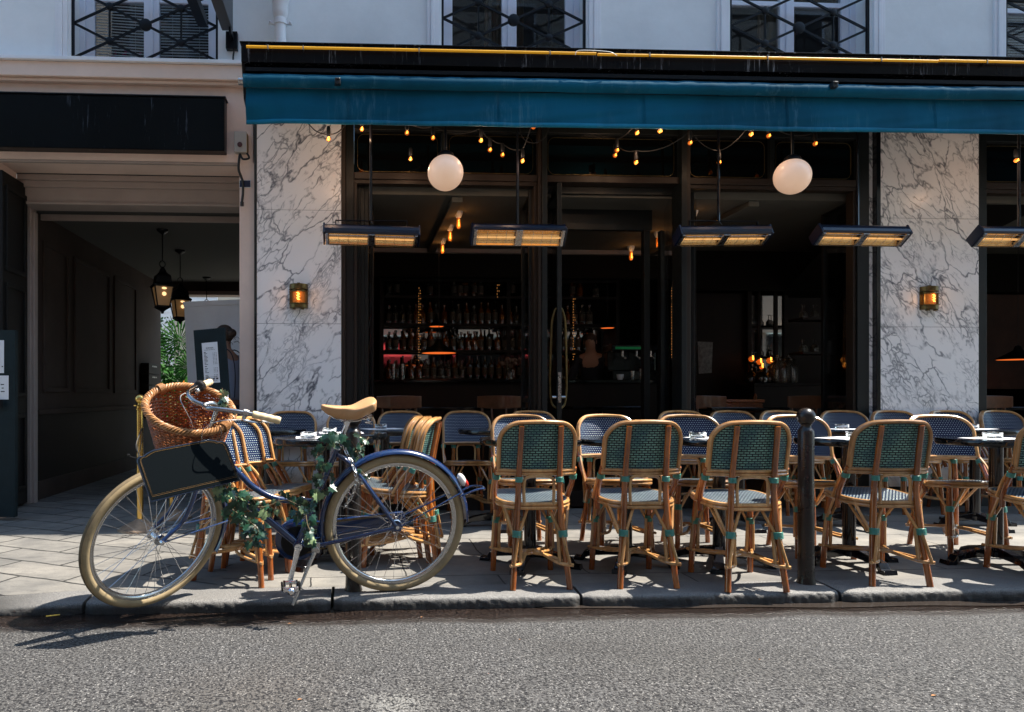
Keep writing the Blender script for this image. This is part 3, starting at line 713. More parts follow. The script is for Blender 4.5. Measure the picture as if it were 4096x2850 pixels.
# rails
zr0, zr1 = 2.925, 2.985
bays = ((354.1, 537.4), (546.1, 679.4), (689.1, 857.4), (984.1, 1074.9))
for a, b in bays:
    m = MB(); m.box(xw(a), xw(b), YF + .0, YF + .14, zr0, zr1); m.build('transom_rail', M['brown_frame'], CF, bevel=.004)
    m = MB(); m.box(xw(a), xw(b), YF + .0, YF + .14, 3.36, ztop); m.build('head_rail', M['dark_frame'], CF, bevel=.004)
for a, b in ((354.1, 441.5), (446.5, 537.4), (546.1, 679.4), (689.1, 770.5), (775.5, 857.4), (984.1, 1074.9)):
    x0, x1 = xw(a), xw(b)
    m = MB(); m.box(x0, x1, YF + .05, YF + .06, zr1, 3.36); p = m.build('transom_pane', M['transom_glass'], CF)
    r_ = rrect(x0 + .03, x1 - .03, zr1 + .02, 3.335, .06)
    m = MB(); m.tube([(x, YF + .046, z) for x, z in r_], .0035, 6, closed=True); m.build('bead', M['old_brass'], p, smooth=True)
for a, b in ((441.6, 446.4), (770.6, 775.4)):
    m = MB(); m.box(xw(a), xw(b), YF + .01, YF + .13, zr1, 3.36); m.build('mullion', M['dark_frame'], CF, bevel=.003)
# threshold plinth of the bays, low riser
for a, b in ((341.4, 546), (679.5, 869.3), (976.1, 1084)):
    m = MB(); m.box(xw(a), xw(b), YF - .05, YF + .0, .0, ZF); m.build('riser', M['plinth'], CF, bevel=.004)
# brown inner linings of the window bays
for a, b in (bays[0], bays[2], bays[3]):
    x0, x1 = xw(a), xw(b)
    m = MB(); m.box(x0, x1, YF + .02, YF + .12, zr0 - .035, zr0); m.box(x0, x0 + .025, YF + .02, YF + .12, ZF, zr0 - .035); m.box(x1 - .025, x1, YF + .02, YF + .12, ZF, zr0 - .035); m.build('lining', M['brown_frame'], CF, bevel=.003)
def leaf(px_h, y_h, px_e, y_e, name='folding_leaf', z1=2.88, n=1, fw=.045):
    "a glazed leaf standing open between two points"
    a, b = V((xw(px_h, y_h), y_h, 0)), V((xw(px_e, y_e), y_e, 0)); d = (b - a); L_ = d.length; ang = atan2(d.y, d.x)
    Mx = Matrix.Translation(a) @ Matrix.Rotation(ang, 4, 'Z')
    m = MB(); z0 = ZF + .01
    m.box(0, fw, -.02, .02, z0, z1); m.box(L_ - fw, L_, -.02, .02, z0, z1); m.box(fw, L_ - fw, -.02, .02, z0, z0 + .12); m.box(fw, L_ - fw, -.02, .02, z1 - .06, z1); m.box(fw, L_ - fw, -.015, .015, .95, .99)
    o = m.build(name, M['dark_frame'], CF, M=Mx, bevel=.003)
    for za, zb in ((z0 + .12, .95), (.99, z1 - .06)):
        p = MB(); p.box(fw, L_ - fw, -.003, .003, za, zb); p.build('pane', M['window_glass'], o, M=Mx)
    return o, Mx, L_
leaf(358, 6.5, 364, 7.0); leaf(362, 6.52, 369, 7.05); leaf(366, 6.54, 372, 7.0)
leaf(535, 6.5, 527, 6.98); leaf(531, 6.52, 523, 7.0)
leaf(692, 6.5, 694, 7.0)
leaf(856, 6.5, 823, 7.1); leaf(853, 6.56, 838, 7.05)
# the entrance: open door seen edge on with brass pulls, black portal behind
od, dM, dL = leaf(559.5, 6.34, 543, 7.02, 'door', z1=2.90, fw=.055)
for s_ in (-1, 1):
    m = MB(); m.tube([dM @ V(p) for p in spline([(.03, s_ * .02, 1.79), (.03, s_ * .035, 1.765), (.035, s_ * .058, 1.68), (.04, s_ * .064, 1.55), (.045, s_ * .070, 1.35), (.05, s_ * .074, 1.1), (.045, s_ * .06, .95), (.03, s_ * .022, .90)], 6)], .011, 8)
    m.build('pull_handle', M['old_brass'], od, smooth=True)
m = MB(); m.box(-.006, .0, -.014, .014, .95, 1.22); m.build('lock_plate', M['steel'], od, M=dM)
m = MB(); m.tube([dM @ V((.03, -.06, 1.0)), dM @ V((.03, .06, 1.0))], .012, 8); m.build('latch', M['steel'], od, smooth=True)
yv = 7.0; x0, x1 = xw(546.1), xw(679.4)
m = MB(); m.box(x0, x1, YF + .14, yv, 2.86, 2.925); m.box(x0, x1, yv, yv + .06, 2.64, 2.90); m.build('portal_header', M['dark_frame'], CF, bevel=.004)
xa_, xb_ = xw(644, yv), xw(650, yv)
m = MB(); m.box(xa_, xb_, yv, yv + .08, ZF, 2.64); m.box(xb_ + .10, xb_ + .14, yv - .02, yv + .06, ZF, 2.64); m.build('portal_jamb', M['dark_frame'], CF, bevel=.004)
m = MB(); m.box(x0, x0 + .03, YF + .16, yv + .06, ZF, 2.86); m.build('portal_side', M['dark_frame'], CF)
p = MB(); p.add([(xb_ + .14, yv, ZF), (x1 - .02, 6.56, ZF), (x1 - .02, 6.56, 2.86), (xb_ + .14, yv, 2.86)], [(0, 1, 2, 3)]); p.build('side_light', M['window_glass'], CF)

# ------------------------------------------------------------------ cafe room
CI = thing('cafe_interior', 'dark cafe room with a pale beamed ceiling behind the open windows', 'room')
xi0, xi1, yb, zc = xw(343), 9.5, 10.6, 2.84
struct('cafe_floor', MB().box(xi0, xi1, YF + .0, yb, .02, ZF - .001), M['dark_wood'])
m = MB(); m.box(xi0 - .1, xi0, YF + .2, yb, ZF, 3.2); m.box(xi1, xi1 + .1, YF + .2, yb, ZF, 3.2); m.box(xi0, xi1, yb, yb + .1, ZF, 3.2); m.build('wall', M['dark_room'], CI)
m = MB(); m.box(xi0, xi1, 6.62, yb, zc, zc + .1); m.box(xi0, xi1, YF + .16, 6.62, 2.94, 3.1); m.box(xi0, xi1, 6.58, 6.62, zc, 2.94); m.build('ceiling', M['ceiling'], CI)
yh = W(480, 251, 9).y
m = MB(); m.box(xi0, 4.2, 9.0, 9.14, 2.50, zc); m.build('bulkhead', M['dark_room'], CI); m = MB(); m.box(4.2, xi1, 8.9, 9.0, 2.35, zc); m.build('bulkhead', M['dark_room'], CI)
m = MB(); m.box(xi0, 4.2, 8.93, 9.0, zc - .05, zc); m.build('ceiling_moulding', M['moulding'], CI)
for x in (W(452, 190, 7).x, W(690, 215, 7.5).x + .2):
    m = MB(); m.box(x - .05, x + .05, 6.62, 9.0, zc - .05, zc - .001); m.build('ceiling_beam', M['ceiling'], CI, bevel=.005)
# raised panelled wall at the right and soffit
m = MB(); xs0 = W(690, 300, 9.2).x; m.box(xs0, W(748, 300, 9.2).x, 9.2, 9.3, ZF, 2.35); m.build('partition', M['dark_wood'], CI)
m = MB(); m.box(W(786, 300, 9.2).x, W(880, 300, 9.2).x, 9.2, 9.3, ZF, 2.35); m.build('partition', M['dark_wood'], CI)
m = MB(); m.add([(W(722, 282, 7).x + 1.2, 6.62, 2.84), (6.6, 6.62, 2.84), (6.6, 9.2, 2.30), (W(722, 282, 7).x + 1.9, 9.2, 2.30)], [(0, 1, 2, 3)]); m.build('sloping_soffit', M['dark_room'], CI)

# bar: back shelves, mirrors, counter
YB = 9.9
bk = thing('bar_shelves', 'tall dark back bar of four bottle shelves with mirror panels behind them', 'shelves')
xb0, xb1 = W(384, 300, YB).x, W(613, 300, YB).x
for x in (xb0 - .06, W(505, 300, YB).x, W(520, 300, YB).x, W(556, 300, YB).x, xb1): MB().box(x, x + .05, YB - .12, YB + .15, ZF, 2.62).build('upright', M['dark_wood'], bk)
shz = [W(460, n_ / 4, YB).z for n_ in (1188, 1297, 1402, 1515)]
for z in shz + [2.60]:
    m = MB(); m.box(xb0, xb1, YB - .13, YB + .13, z - .035, z); m.build('shelf', M['dark_wood'], bk, bevel=.003)
for z0, z1 in ((shz[1] - .38 + .03, shz[1] - .04), (shz[3], shz[2] - .04)):
    m = MB(); m.box(xb0, xb1, YB + .135, YB + .14, z0, z1); m.build('mirror_panel', M['mirror'], bk)
m = MB(); m.box(xb0, xb1, YB + .15, YB + .18, ZF, 2.62); m.box(xb0, xb1, YB - .1, YB + .1, ZF, shz[3] - .05); m.build('back_board', M['dark_room'], bk)
bc = thing('bar_counter', 'long black bar counter across the back of the cafe', 'counter')
m = MB(); m.box(W(372, 378, 8.9).x, W(652, 378, 8.9).x, 8.75, 9.25, ZF, 1.17); m.build('front', M['dark_wood'], bc)
m = MB(); m.box(W(370, 378, 8.9).x, W(654, 378, 8.9).x, 8.68, 9.3, 1.172, 1.21); m.build('top', M['table_black'], bc, bevel=.005)
# bottles: four kinds, copied
def bottle(kind, h, r, mm, lab):
    prof = {'wine': [(r, 0), (r, .6 * h), (r * .9, .66 * h), (r * .38, .76 * h), (r * .34, .97 * h), (r * .42, .97 * h), (r * .42, h)],
            'spirit': [(r, 0), (r * 1.05, .3 * h), (r, .62 * h), (r * .5, .74 * h), (r * .36, .8 * h), (r * .36, .9 * h), (r * .48, .9 * h), (r * .48, h)],
            'squat': [(r * 1.15, 0), (r * 1.2, .45 * h), (r * .9, .62 * h), (r * .36, .72 * h), (r * .36, .86 * h), (r * .5, .87 * h), (r * .5, h)]}[kind]
    m = MB(); m.lathe(prof, 12); o = m.build('bottle', M[mm], None, smooth=True); tag(o, lab, 'bottle')
    l = MB(); l.lathe([(r * 1.06, .16 * h), (r * 1.07, .17 * h), (r * 1.05, .5 * h), (r * 1.04, .51 * h)], 12); l.build('label', M['bottle_label'], o, smooth=True)
    return o
protos = [bottle('wine', .31, .037, 'bottle_dark', ''), bottle('spirit', .29, .038, 'bottle_amber', ''), bottle('squat', .25, .036, 'bottle_clear', ''), bottle('spirit', .27, .040, 'bottle_clear', ''), bottle('squat', .26, .04, 'bottle_amber', '')]
names = ['tall dark bottle', 'amber spirit bottle', 'squat clear bottle', 'straight clear bottle', 'squat amber bottle']
index_kids(); used = set(); rb = random.Random(5)
for si, (z, who) in enumerate(((shz[0], 'on the top shelf of the back bar'), (shz[1], 'on the second shelf of the back bar'), (shz[2], 'on the mirrored third shelf of the back bar'), (shz[3], 'on the lowest shelf behind the counter'))):
    x = xb0 + .07
    while x < xb1 - .08:
        if si == 0 and rb.random() < .45: x += .12; continue
        px = PX + FPX * (x * cos(TH) - YB * sin(TH)) / (YB * cos(TH) + x * sin(TH))
        if 612 > px > 596: break
        k = (0 if si == 2 and px > 560 else rb.randrange(5))
        place(protos[k], (x, YB - .04 + rb.uniform(-.02, .02), z), rb.random() * 6, names[k] + ' ' + who, names[k] + 's ' + who, first=k not in used); used.add(k)
        x += rb.uniform(.082, .115)
def bead_strip(px, y0, y1, Y, lab, rows=2):
    m = MB(); n = int((y1 - y0) / 2.6)
    for r_ in range(rows):
        for i in range(n):
            if random.random() < (.12 if r_ == 0 else .7): continue
            p = W(px + r_ * 1.6 - .4 * (i % 2), y0 + (y1 - y0) * i / n, Y); m.ball(p, .0048, 5, 4)
    t = thing('light_chain', lab, 'string light', (0, 0, 0)); m.build('beads', M['bead'], t)
    a, b = W(px, y0, Y), W(px, y1, Y); m = MB(); m.tube([a + V((0, .01, 0)), b + V((0, .01, 0))], .003, 5); m.build('cable', M['wire'], t)
bead_strip(419, 288, 363, YB - .15, 'vertical chain of tiny warm lights on the shelves left of the brass pendant')
bead_strip(497.5, 285, 300, YB - .15, 'short vertical chain of tiny warm lights at the top shelf behind the folded glass')
bead_strip(573.5, 299, 362, YB - .15, 'vertical chain of tiny warm lights behind the entrance door')
bead_strip(672, 288, 360, 8.0, 'vertical chain of tiny warm lights seen through the side light of the entrance')
bead_strip(843, 302, 366, 7.2, 'chain of tiny warm lights mirrored beside the right marble pier', 2)
def pendant(px, py, wpx, Y, lab):
    c = W(px, py, Y); r_ = wpx / 2 * Y / FPX
    t = thing('pendant_lamp', lab, 'pendant lamp', (c.x, c.y, c.z), group='wide shaded pendants over the bar')
    m = MB(); m.lathe([(r_, 0), (r_ * .98, .012), (r_ * .6, .06), (r_ * .22, .11), (r_ * .14, .16), (r_ * .05, .17)], 28); m.build('lamp_shade', M['black_metal'], t, smooth=True)
    m = MB(); m.lathe([(.001, -.001), (r_ * .95, -.001)], 28); m.build('reflector', M['shade_inner'], t)
    m = MB(); m.tube([(0, 0, .17), (0, 0, zc - c.z)], .004, 6); m.build('cable', M['wire'], t)
pendant(439, 353, 36, 8.4, 'widest black pendant with an orange inside hanging in front of the bottle shelves')
pendant(436.5, 326.5, 15, 9.6, 'small black pendant with an orange inside above the widest one')
pendant(607.5, 328, 14, 9.6, 'small black pendant with an orange inside right of the entrance door')
pendant(366, 326.3, 13, 9.3, 'small orange pendant beside the folded leaves of the left window')
pendant(1018, 359.5, 38, 8.3, 'orange lit pendant in the window beyond the right marble pier')
# filament bulbs on the ceiling
def ceil_bulb(px, py, lab, Y=None):
    z = zc - .10; Yq = FPX * (z - 1) / (397 - py) * cos(TH); c = W(px, py, Yq)
    t = thing('ceiling_bulb', lab, 'bulb', (c.x, c.y, zc), group='bare filament bulbs on the cafe ceiling')
    m = MB(); m.lathe([(.001, 0), (.045, 0), (.042, -.02), (.026, -.06), (.001, -.062)], 16); m.build('socket', M['plaster'], t, smooth=True)
    m = MB(); m.lathe([(.012, -.062), (.022, -.08), (.024, -.15), (.015, -.17), (.001, -.172)], 12); m.build('bulb', M['amber_glass'], t, smooth=True)
    m = MB(); m.tube([(0.006 * cos(i * 2.5), -.026, -.085 - i * .006) for i in range(11)], .003, 5); m.build('filament', M['filament'], t)
    l = bpy.data.lights.new('bulb_light', 'POINT'); l.energy = .2; l.color = (1, .42, .12); l.shadow_soft_size = .03
    lo = bpy.data.objects.new('bulb_light', l); COL.objects.link(lo); lo.parent = t; lo.location = (0, -.035, -.14)
ceil_bulb(458.5, 221, 'nearest ceiling bulb above the left window bay'); ceil_bulb(450, 234, 'middle ceiling bulb above the left window bay'); ceil_bulb(442.5, 247, 'farthest ceiling bulb of the left window bay')
ceil_bulb(631, 252, 'ceiling bulb seen through the entrance'); ceil_bulb(658, 238, 'ceiling bulb seen through the side light of the entrance'); ceil_bulb(693.5, 217, 'ceiling bulb beside the post right of the entrance')
# tube heater inside the entrance
th = thing('wall_heater', 'silver tube heater with black end caps hanging inside the entrance', 'heater', W(585.5, 219, 7.6))
m = MB(); m.box(-.15, .15, -.03, .03, -.035, .035); m.build('housing', M['steel'], th, bevel=.01)
m = MB(); m.box(-.19, -.15, -.04, .04, -.045, .045); m.box(.15, .19, -.04, .04, -.045, .045); m.build('end_cap', M['black_plastic'], th, bevel=.012)
m = MB(); m.tube([(-.15, -.04, 0), (.15, -.04, 0)], .012, 10); m.build('tube', M['lens'], th, smooth=True)
m = MB(); m.box(-.02, .10, -.055, -.032, .006, .03); m.build('bracket', M['black_plastic'], th, bevel=.004)
m = MB(); m.tube([(-.1, 0, .035), (-.1, 0, zc - W(585.5, 219, 7.6).z)], .006, 6); m.tube([(.1, 0, .035), (.1, 0, zc - W(585.5, 219, 7.6).z)], .006, 6); m.build('hanger', M['black_metal'], th)
# right bay: mirror, filament lamps and jars on a sideboard
Yr = 9.15
mr = thing('wall_mirror', 'tall dark framed mirror with speckled glass behind the right window bay', 'mirror')
x0, x1 = W(750.5, 300, Yr).x, W(783, 300, Yr).x; z0, z1 = W(765, 385, Yr).z, W(765, 270, Yr).z
m = MB(); m.box(x0, x1, Yr, Yr + .02, z0, z1); m.build('glass', M['mirror'], mr)
m = MB(); m.box(x0 - .05, x0, Yr - .03, Yr + .02, z0 - .05, z1 + .05); m.box(x1, x1 + .05, Yr - .03, Yr + .02, z0 - .05, z1 + .05); m.box(x0, x1, Yr - .03, Yr + .02, z1, z1 + .05); m.box(x0, x1, Yr - .03, Yr + .02, z0 - .05, z0); m.box(W(758, 300, Yr).x, W(760, 300, Yr).x, Yr - .02, Yr - .001, z0, z1); m.box(W(774, 300, Yr).x, W(777, 300, Yr).x, Yr - .02, Yr - .001, z0, z1); m.build('frame', M['dark_wood'], mr)
sb = thing('sideboard', 'dark sideboard under the mirror carrying lamps and jars', 'sideboard')
m = MB(); m.box(x0 - .2, x1 + .9, Yr - .45, Yr - .05, ZF, 1.14); m.build('body', M['dark_wood'], sb); m = MB(); m.box(x0 - .22, x1 + .92, Yr - .48, Yr - .04, 1.142, 1.17); m.build('top', M['dark_wood'], sb, bevel=.004)
def filament_lamp(px, Y, zb, h, r_, lab):
    t = thing('filament_lamp', lab, 'table lamp', (W(px, 360, Y).x, Y, zb), group='filament lamps on the sideboard')
    m = MB(); m.lathe([(.07, 0), (.085, .05), (.06, .11), (.022, .15), (.018, h - .09), (.025, h - .08), (.025, h - .04)], 16); m.build('base', M['bottle_dark'], t, smooth=True)
    m = MB(); m.ball((0, 0, h + r_ * .7), r_, 14, 10); m.build('bulb', M['amber_glass'], t, smooth=True)
    m = MB(); m.tube([(.012 * cos(i * 2.1), -r_ * .92, h + .015 + i * .005) for i in range(12)], .0045, 5); m.build('filament', M['filament'], t)
filament_lamp(751.5, 8.85, 1.17, .28, .036, 'filament lamp at the left edge of the mirror'); filament_lamp(759.5, 8.85, 1.17, .245, .036, 'round filament lamp with a small one before it'); filament_lamp(761.5, 8.72, 1.17, .18, .024, 'smallest filament lamp in front of the round one'); filament_lamp(769.5, 8.85, 1.17, .26, .038, 'filament lamp nearest the glass jars')
for px, lab in ((778, 'large lidded glass jar beside the filament lamps'), (788, 'large lidded glass jar at the right end of the sideboard group')):
    t = thing('glass_jar', lab, 'jar', (W(px, 360, 8.8).x, 8.8, 1.17))
    m = MB(); m.lathe([(.08, 0), (.11, .03), (.115, .2), (.07, .27), (.065, .28)], 18); m.build('jar', M['bottle_clear'], t, smooth=True); m = MB(); m.lathe([(.09, .282), (.08, .30), (.02, .33), (.025, .35), (.012, .365)], 18); m.build('lid', M['bottle_clear'], t, smooth=True)
gs = thing('glass_shelf', 'two wall shelves with upturned glasses and cutlery beside the right window leaf', 'shelf')
xg0, xg1 = W(798, 300, 8.6).x, W(822, 300, 8.6).x
for z in (W(810, 318, 8.6).z, W(810, 352, 8.6).z): m = MB(); m.box(xg0, xg1 + .5, 8.5, 8.8, z - .03, z); m.build('board', M['dark_wood'], gs)
gp = None
for r_, zz in enumerate((W(810, 318, 8.6).z, W(810, 352, 8.6).z)):
    for i in range(5):
        if gp is None:
            gp = MB().lathe([(.034, 0), (.036, .06), (.012, .09), (.005, .10), (.005, .15), (.03, .155)], 12).build('wine_glass', M['bottle_clear'], None, smooth=True); tag(gp, None, 'glass'); o = gp
        else: o = gp.copy(); COL.objects.link(o)
        o.location = (xg0 + .04 + i * .07, 8.58 + .06 * (i % 2), zz + .001)
        o['label'] = ('upturned stemmed glass on the upper wall shelf' if r_ == 0 else 'upturned stemmed glass on the lower wall shelf'); o['group'] = 'glasses on the upper shelf' if r_ == 0 else 'glasses on the lower shelf'
nw = thing('newspaper', 'folded newspaper hanging on the dark wall right of the entrance', 'newspaper', W(704, 358, 8.6))
m = MB(); m.add([(-.08, 0, .2), (.11, 0, .19), (.10, .01, -.18), (-.06, .01, -.19), (-.02, -.012, 0)], [(0, 1, 4), (1, 2, 4), (2, 3, 4), (3, 0, 4)]); m.build('sheet', mat('newsprint', (.22, .21, .20), .9, var=.6, vscale=22), nw)
m = MB(); m.box(-.1, .13, .0, .015, .195, .21); m.build('rod', M['dark_wood'], nw)
wb = thing('bread_basket', 'long reddish wicker basket behind the right window bay', 'basket', W(733, 406.5, 7.4))
def basket_rows(mb, x, y, z0, z1, n, r_=.0055):
    for i in range(n):
        z = z0 + (z1 - z0) * i / (n - 1); pts = []
        for k in range(96):
            t = k / 96 * 4; s_ = int(t); f = t - s_; a = [(-x, -y), (x, -y), (x, y), (-x, y), (-x, -y)]; p0, p1 = a[s_], a[s_ + 1]
            w_ = .005 * sin(k * 1.6 + i * pi); px_, py_ = p0[0] + (p1[0] - p0[0]) * f, p0[1] + (p1[1] - p0[1]) * f
            pts.append((px_ + (w_ if s_ % 2 else 0), py_ + (0 if s_ % 2 else w_), z))
        mb.tube(pts, r_, 5, closed=True)
m = MB(); basket_rows(m, .235, .14, -.055, .045, 9); m.build('weave', M['wicker'], wb, smooth=True)
m = MB(); basket_rows(m, .245, .15, .05, .065, 3, .009); m.tube(spline([(.24, 0, .05), (.24, -.02, .10), (.24, .0, .13), (.24, .02, .10), (.24, .03, .05)], 4), .007, 6); m.build('rim', M['wicker'], wb, smooth=True)
M['interior_wood'] = mat('interior_wood', (.17, .068, .028), .30, coat=.4, var=.4, vscale=8)
def wood_chair():
    t = thing('wooden_chair', '', 'chair')
    m = MB(); n = 16; vs = []
    for i in range(n + 1):
        u = -1 + 2 * i / n; x = .225 * u; y = .20 - .045 * u * u + .0
        for yy in (0, .022):
            for z in (.72 + .015 * u * u, .855 - .008 * u * u): vs.append((x, y + yy, z))
    fs = []
    for i in range(n):
        a, b = 4 * i, 4 * (i + 1); fs += [(a, b, b + 1, a + 1), (a + 2, a + 3, b + 3, b + 2), (a, a + 2, b + 2, b), (a + 1, b + 1, b + 3, a + 3)]
    fs += [(0, 1, 3, 2), (4 * n, 4 * n + 2, 4 * n + 3, 4 * n + 1)]
    m.add(vs, fs); m.build('backrest', M['interior_wood'], t, bevel=.006)
    m = MB(); m.lathe([(.19, .44), (.2, .45), (.2, .465), (.18, .475)], 24); m.build('seat', M['interior_wood'], t, smooth=True)
    for s_ in (-1, 1):
        m = MB(); m.tube(spline([(s_ * .17, .22, 0), (s_ * .155, .185, .45), (s_ * .175, .215, .81)], 6), [.013] * 6 + [.016] * 6 + [.014], 8); m.build('leg', M['interior_wood'], t, smooth=True)
        m = MB(); m.tube([(s_ * .15, -.16, .45), (s_ * .17, -.18, 0)], [.016, .012], 8); m.build('leg', M['interior_wood'], t, smooth=True)
        m = MB(); m.tube([(s_ * .06, .17, .46), (s_ * .075, .20, .73)], .010, 6); m.build('spindle', M['interior_wood'], t, smooth=True)
    return t
wc = wood_chair(); index_kids()
for i, (px, Y, rz, lab) in enumerate(((400, 7.0, pi, 'dark wooden chair inside the left window bay, behind the left of the two'), (503, 7.0, pi, 'dark wooden chair inside the left window bay, next to the entrance post'),
        (716, 7.0, pi + .12, 'brown wooden chair inside the right bay, left of the wicker basket'), (819, 7.0, pi - .1, 'brown wooden chair inside the right bay, right of the wicker basket'), (1006, 6.95, pi, 'reddish wooden chair in the window beyond the right marble pier'))):
    place(wc, (xw(px, Y), Y, ZF), rz + pi, lab, 'wooden chairs inside the cafe', first=i == 0)
def in_table(px, Y, lab, w=.7):
    t = thing('cafe_table', lab, 'table', (xw(px, Y), Y, ZF), group='dark tables inside the cafe')
    m = MB(); m.box(-w / 2, w / 2, -.3, .3, .70, .735); m.build('tabletop', M['table_black'], t, bevel=.004); m = MB(); m.tube([(0, 0, .02), (0, 0, .70)], .03, 10); m.box(-.2, .2, -.03, .03, 0, .025); m.box(-.03, .03, -.2, .2, .0, .02); m.build('pedestal', M['black_metal'], t)
in_table(447, 7.7, 'dark table inside the left bay between the two wooden chairs', .9); in_table(600, 8.1, 'dark table seen through the entrance', .8); in_table(735, 7.4, 'dark table carrying the wicker basket', .8); in_table(1000, 7.6, 'dark table in the window beyond the right marble pier', .8)
# portrait on the far right wall, plain generic dark figure picture
pf = thing('wall_picture', 'dim brown picture hanging in the window beyond the right marble pier', 'picture', W(1008, 330, 8.8))
m = MB(); m.box(-.35, .35, 0, .03, -.75, .45); m.build('canvas', mat('canvas', (.05, .022, .014), .7, var=.6, vscale=3), pf)
# ------------------------------------------------------------------ awning
AY = 5.62
aw = thing('awning', 'long teal blue cloth awning rolled under a streaked black box with a yellow light tube', 'awning')
ax0, ax1 = xw(243.5, AY), 16
bz1, bz0 = zw(48.5, AY), zw(67, AY)
m = MB(); m.box(ax0, ax1, AY, YF - .001, bz0, bz1); m.box(ax0 - .01, ax1, AY - .01, AY + .06, bz1 + .0005, bz1 + .012); m.build('awning_box', M['awning_box'], aw, bevel=.004)
m = MB(); m.prism([(ax0 - .004, 0), (ax0 - .004, 0)], 0, 0) if False else None
m = MB(); m.add([(ax0, AY + .02, bz0), (ax0, AY + .35, bz0), (ax0, AY + .35, bz0 - .30), (ax0, AY + .12, bz0 - .24), (ax0 + .02, AY + .02, bz0), (ax0 + .02, AY + .35, bz0), (ax0 + .02, AY + .35, bz0 - .30), (ax0 + .02, AY + .12, bz0 - .24)], [(0, 1, 2, 3), (7, 6, 5, 4), (0, 3, 7, 4), (3, 2, 6, 7), (2, 1, 5, 6)]); m.build('end_bracket', M['black_metal'], aw)
def cloth(x0, x1, prof, nx, name, wob, mt='awning_cloth'):
    vs = []; k = len(prof)
    for i in range(nx + 1):
        x = x0 + (x1 - x0) * i / nx
        for j, (y, z) in enumerate(prof):
            dy, dz = wob(x, j / (k - 1)); vs.append((x, y + dy, z + dz))
    mb = MB(); mb.add(vs, [(i * k + j, (i + 1) * k + j, (i + 1) * k + j + 1, i * k + j + 1) for i in range(nx) for j in range(k - 1)])
    return mb.build(name, M[mt], aw, smooth=True, ang=80)
tz = zw(82.5, 5.55); trr = .056; tc = 5.615
prof = [(AY + .30, bz0 + .0), (AY + .17, bz0 - .035), (tc + .02, tz + trr + .012)] + [(tc - trr * sin(a), tz + trr * cos(a)) for a in [R(q) for q in (0, 15, 30, 45, 60, 75, 90, 105, 120, 140, 160)]]
nz = lambda x, s, k=0: noise.noise((x * s, k, 0))
cloth(ax0 + .02, ax1, prof, 700, 'cloth_roll', lambda x, t: (.004 * nz(x, 9) + .0025 * nz(x, 40, 2), .004 * nz(x, 3, 5) + .006 * nz(x, 1, 9) + (.006 * nz(x, 7, 4) if .2 < t < .6 else 0)))
vz1, vz0 = tz - .045, zw(126.3, 5.60)
vp = [(5.625 - .02 * sm(t * 1.6), vz1 + (vz0 - vz1) * t) for t in [i / 22 for i in range(23)]]
def vw(x, t):
    left = sm((-.0 - x + xw(330, 5.55)) / 1.2)
    fold = .06 * sin((x * .9 + t * 1.15 - .1) * 5.2) * left * t * (1 - .35 * t) + .018 * nz(x + t * .9, 3.1, 1) * left
    return (fold + .014 * nz(x * 1.0, 1.8, 3) * t + .008 * nz(x * .5 + t, 5.1, 7) * t + .0035 * nz(x, 14, 8) * t + .004 * nz(x + t * .3, 6, 11) * t, .006 * nz(x, .7, 2) * t)
vo_ = cloth(ax0 + .035, ax1, vp, 900, 'valance', vw)
cloth(ax0 + .035, ax1, [(5.604, vz0 + .032), (5.597, vz0 + .028), (5.595, vz0 + .012), (5.598, vz0 - .002), (5.607, vz0 - .004), (5.615, vz0 + .01)], 500, 'hem', lambda x, t: vw(x, 1), 'awning_hem')
for px in (349.5, 501, 648, 792, 941):
    m = MB()
    x = xw(px, 5.56)
    for dx in (0, .014):
        m.tube([(x + dx, 5.623 - .02 * sm(t * 1.6) + vw(x + dx, t)[0] - .001, vz1 + (vz0 - vz1) * t) for t in [i / 12 for i in range(13)]], .0016, 4)
    m.build('seam', M['awning_cloth'], aw)
m = MB()
m.tube([(ax0 - .02, tc, tz), (ax0 + .025, tc, tz)], .030, 14); m.build('roller_tip', M['steel'], aw, smooth=True)
for px, py in ((340, 81), (835.5, 87)):
    p = W(px, py, 5.55); m = MB(); m.box(p.x - .022, p.x + .022, p.y - .03, p.y + .02, p.z - .03, p.z + .02); m.tube([(p.x - .018, p.y - .032, p.z + .008), (p.x + .018, p.y - .032, p.z + .008)], .008, 8); m.build('clamp', M['black_plastic'], aw, bevel=.006)
# yellow light tube along the box
zt0 = zw(52.8, AY - .02); tx = [ax0 + .045, xw(597, AY), xw(598.5, AY), xw(937, AY), xw(938, AY), ax1]
for i in (0, 2, 4):
    m = MB(); m.tube([(tx[i], AY - .032, zt0 - (.006 if i == 2 else 0)), (tx[i + 1], AY - .032, zt0 - (.006 if i == 2 else 0))], .0105, 10); m.build('light_tube', M['yellow_tube'], aw, smooth=True)
for px in (271, 306, 421, 551, 650, 767, 880, 985):
    x = xw(px, AY); m = MB(); m.box(x - .004, x + .004, AY - .045, AY, zt0 - .02, zt0 + .014); m.build('clip', M['steel'], aw)
m = MB(); m.tube(spline([(xw(576, AY), AY - .04, zt0 - .018), (xw(578, AY), AY - .046, zt0 + .012), (xw(590, AY), AY - .05, zt0 + .016), (xw(610, AY), AY - .048, zt0 + .008), (xw(617, AY), AY - .045, zt0 - .018)], 6), .003, 5); m.build('tie_wire', M['lens'], aw)
# dark underside and lattice behind the valance
m = MB(); m.box(ax0 + .03, ax1, AY + .02, YF - .0, bz0 - .06, bz0 - .03); m.build('underside', M['black_metal'], aw)
for px in (371.5, 449, 515, 719, 857, 1019): x = xw(px, 5.95); MB().box(x - .02, x + .02, 5.85, 6.05, bz0 - .09, bz0 - .061).build('ceiling_plate', M['black_metal'], aw)
zu = bz0 - .09

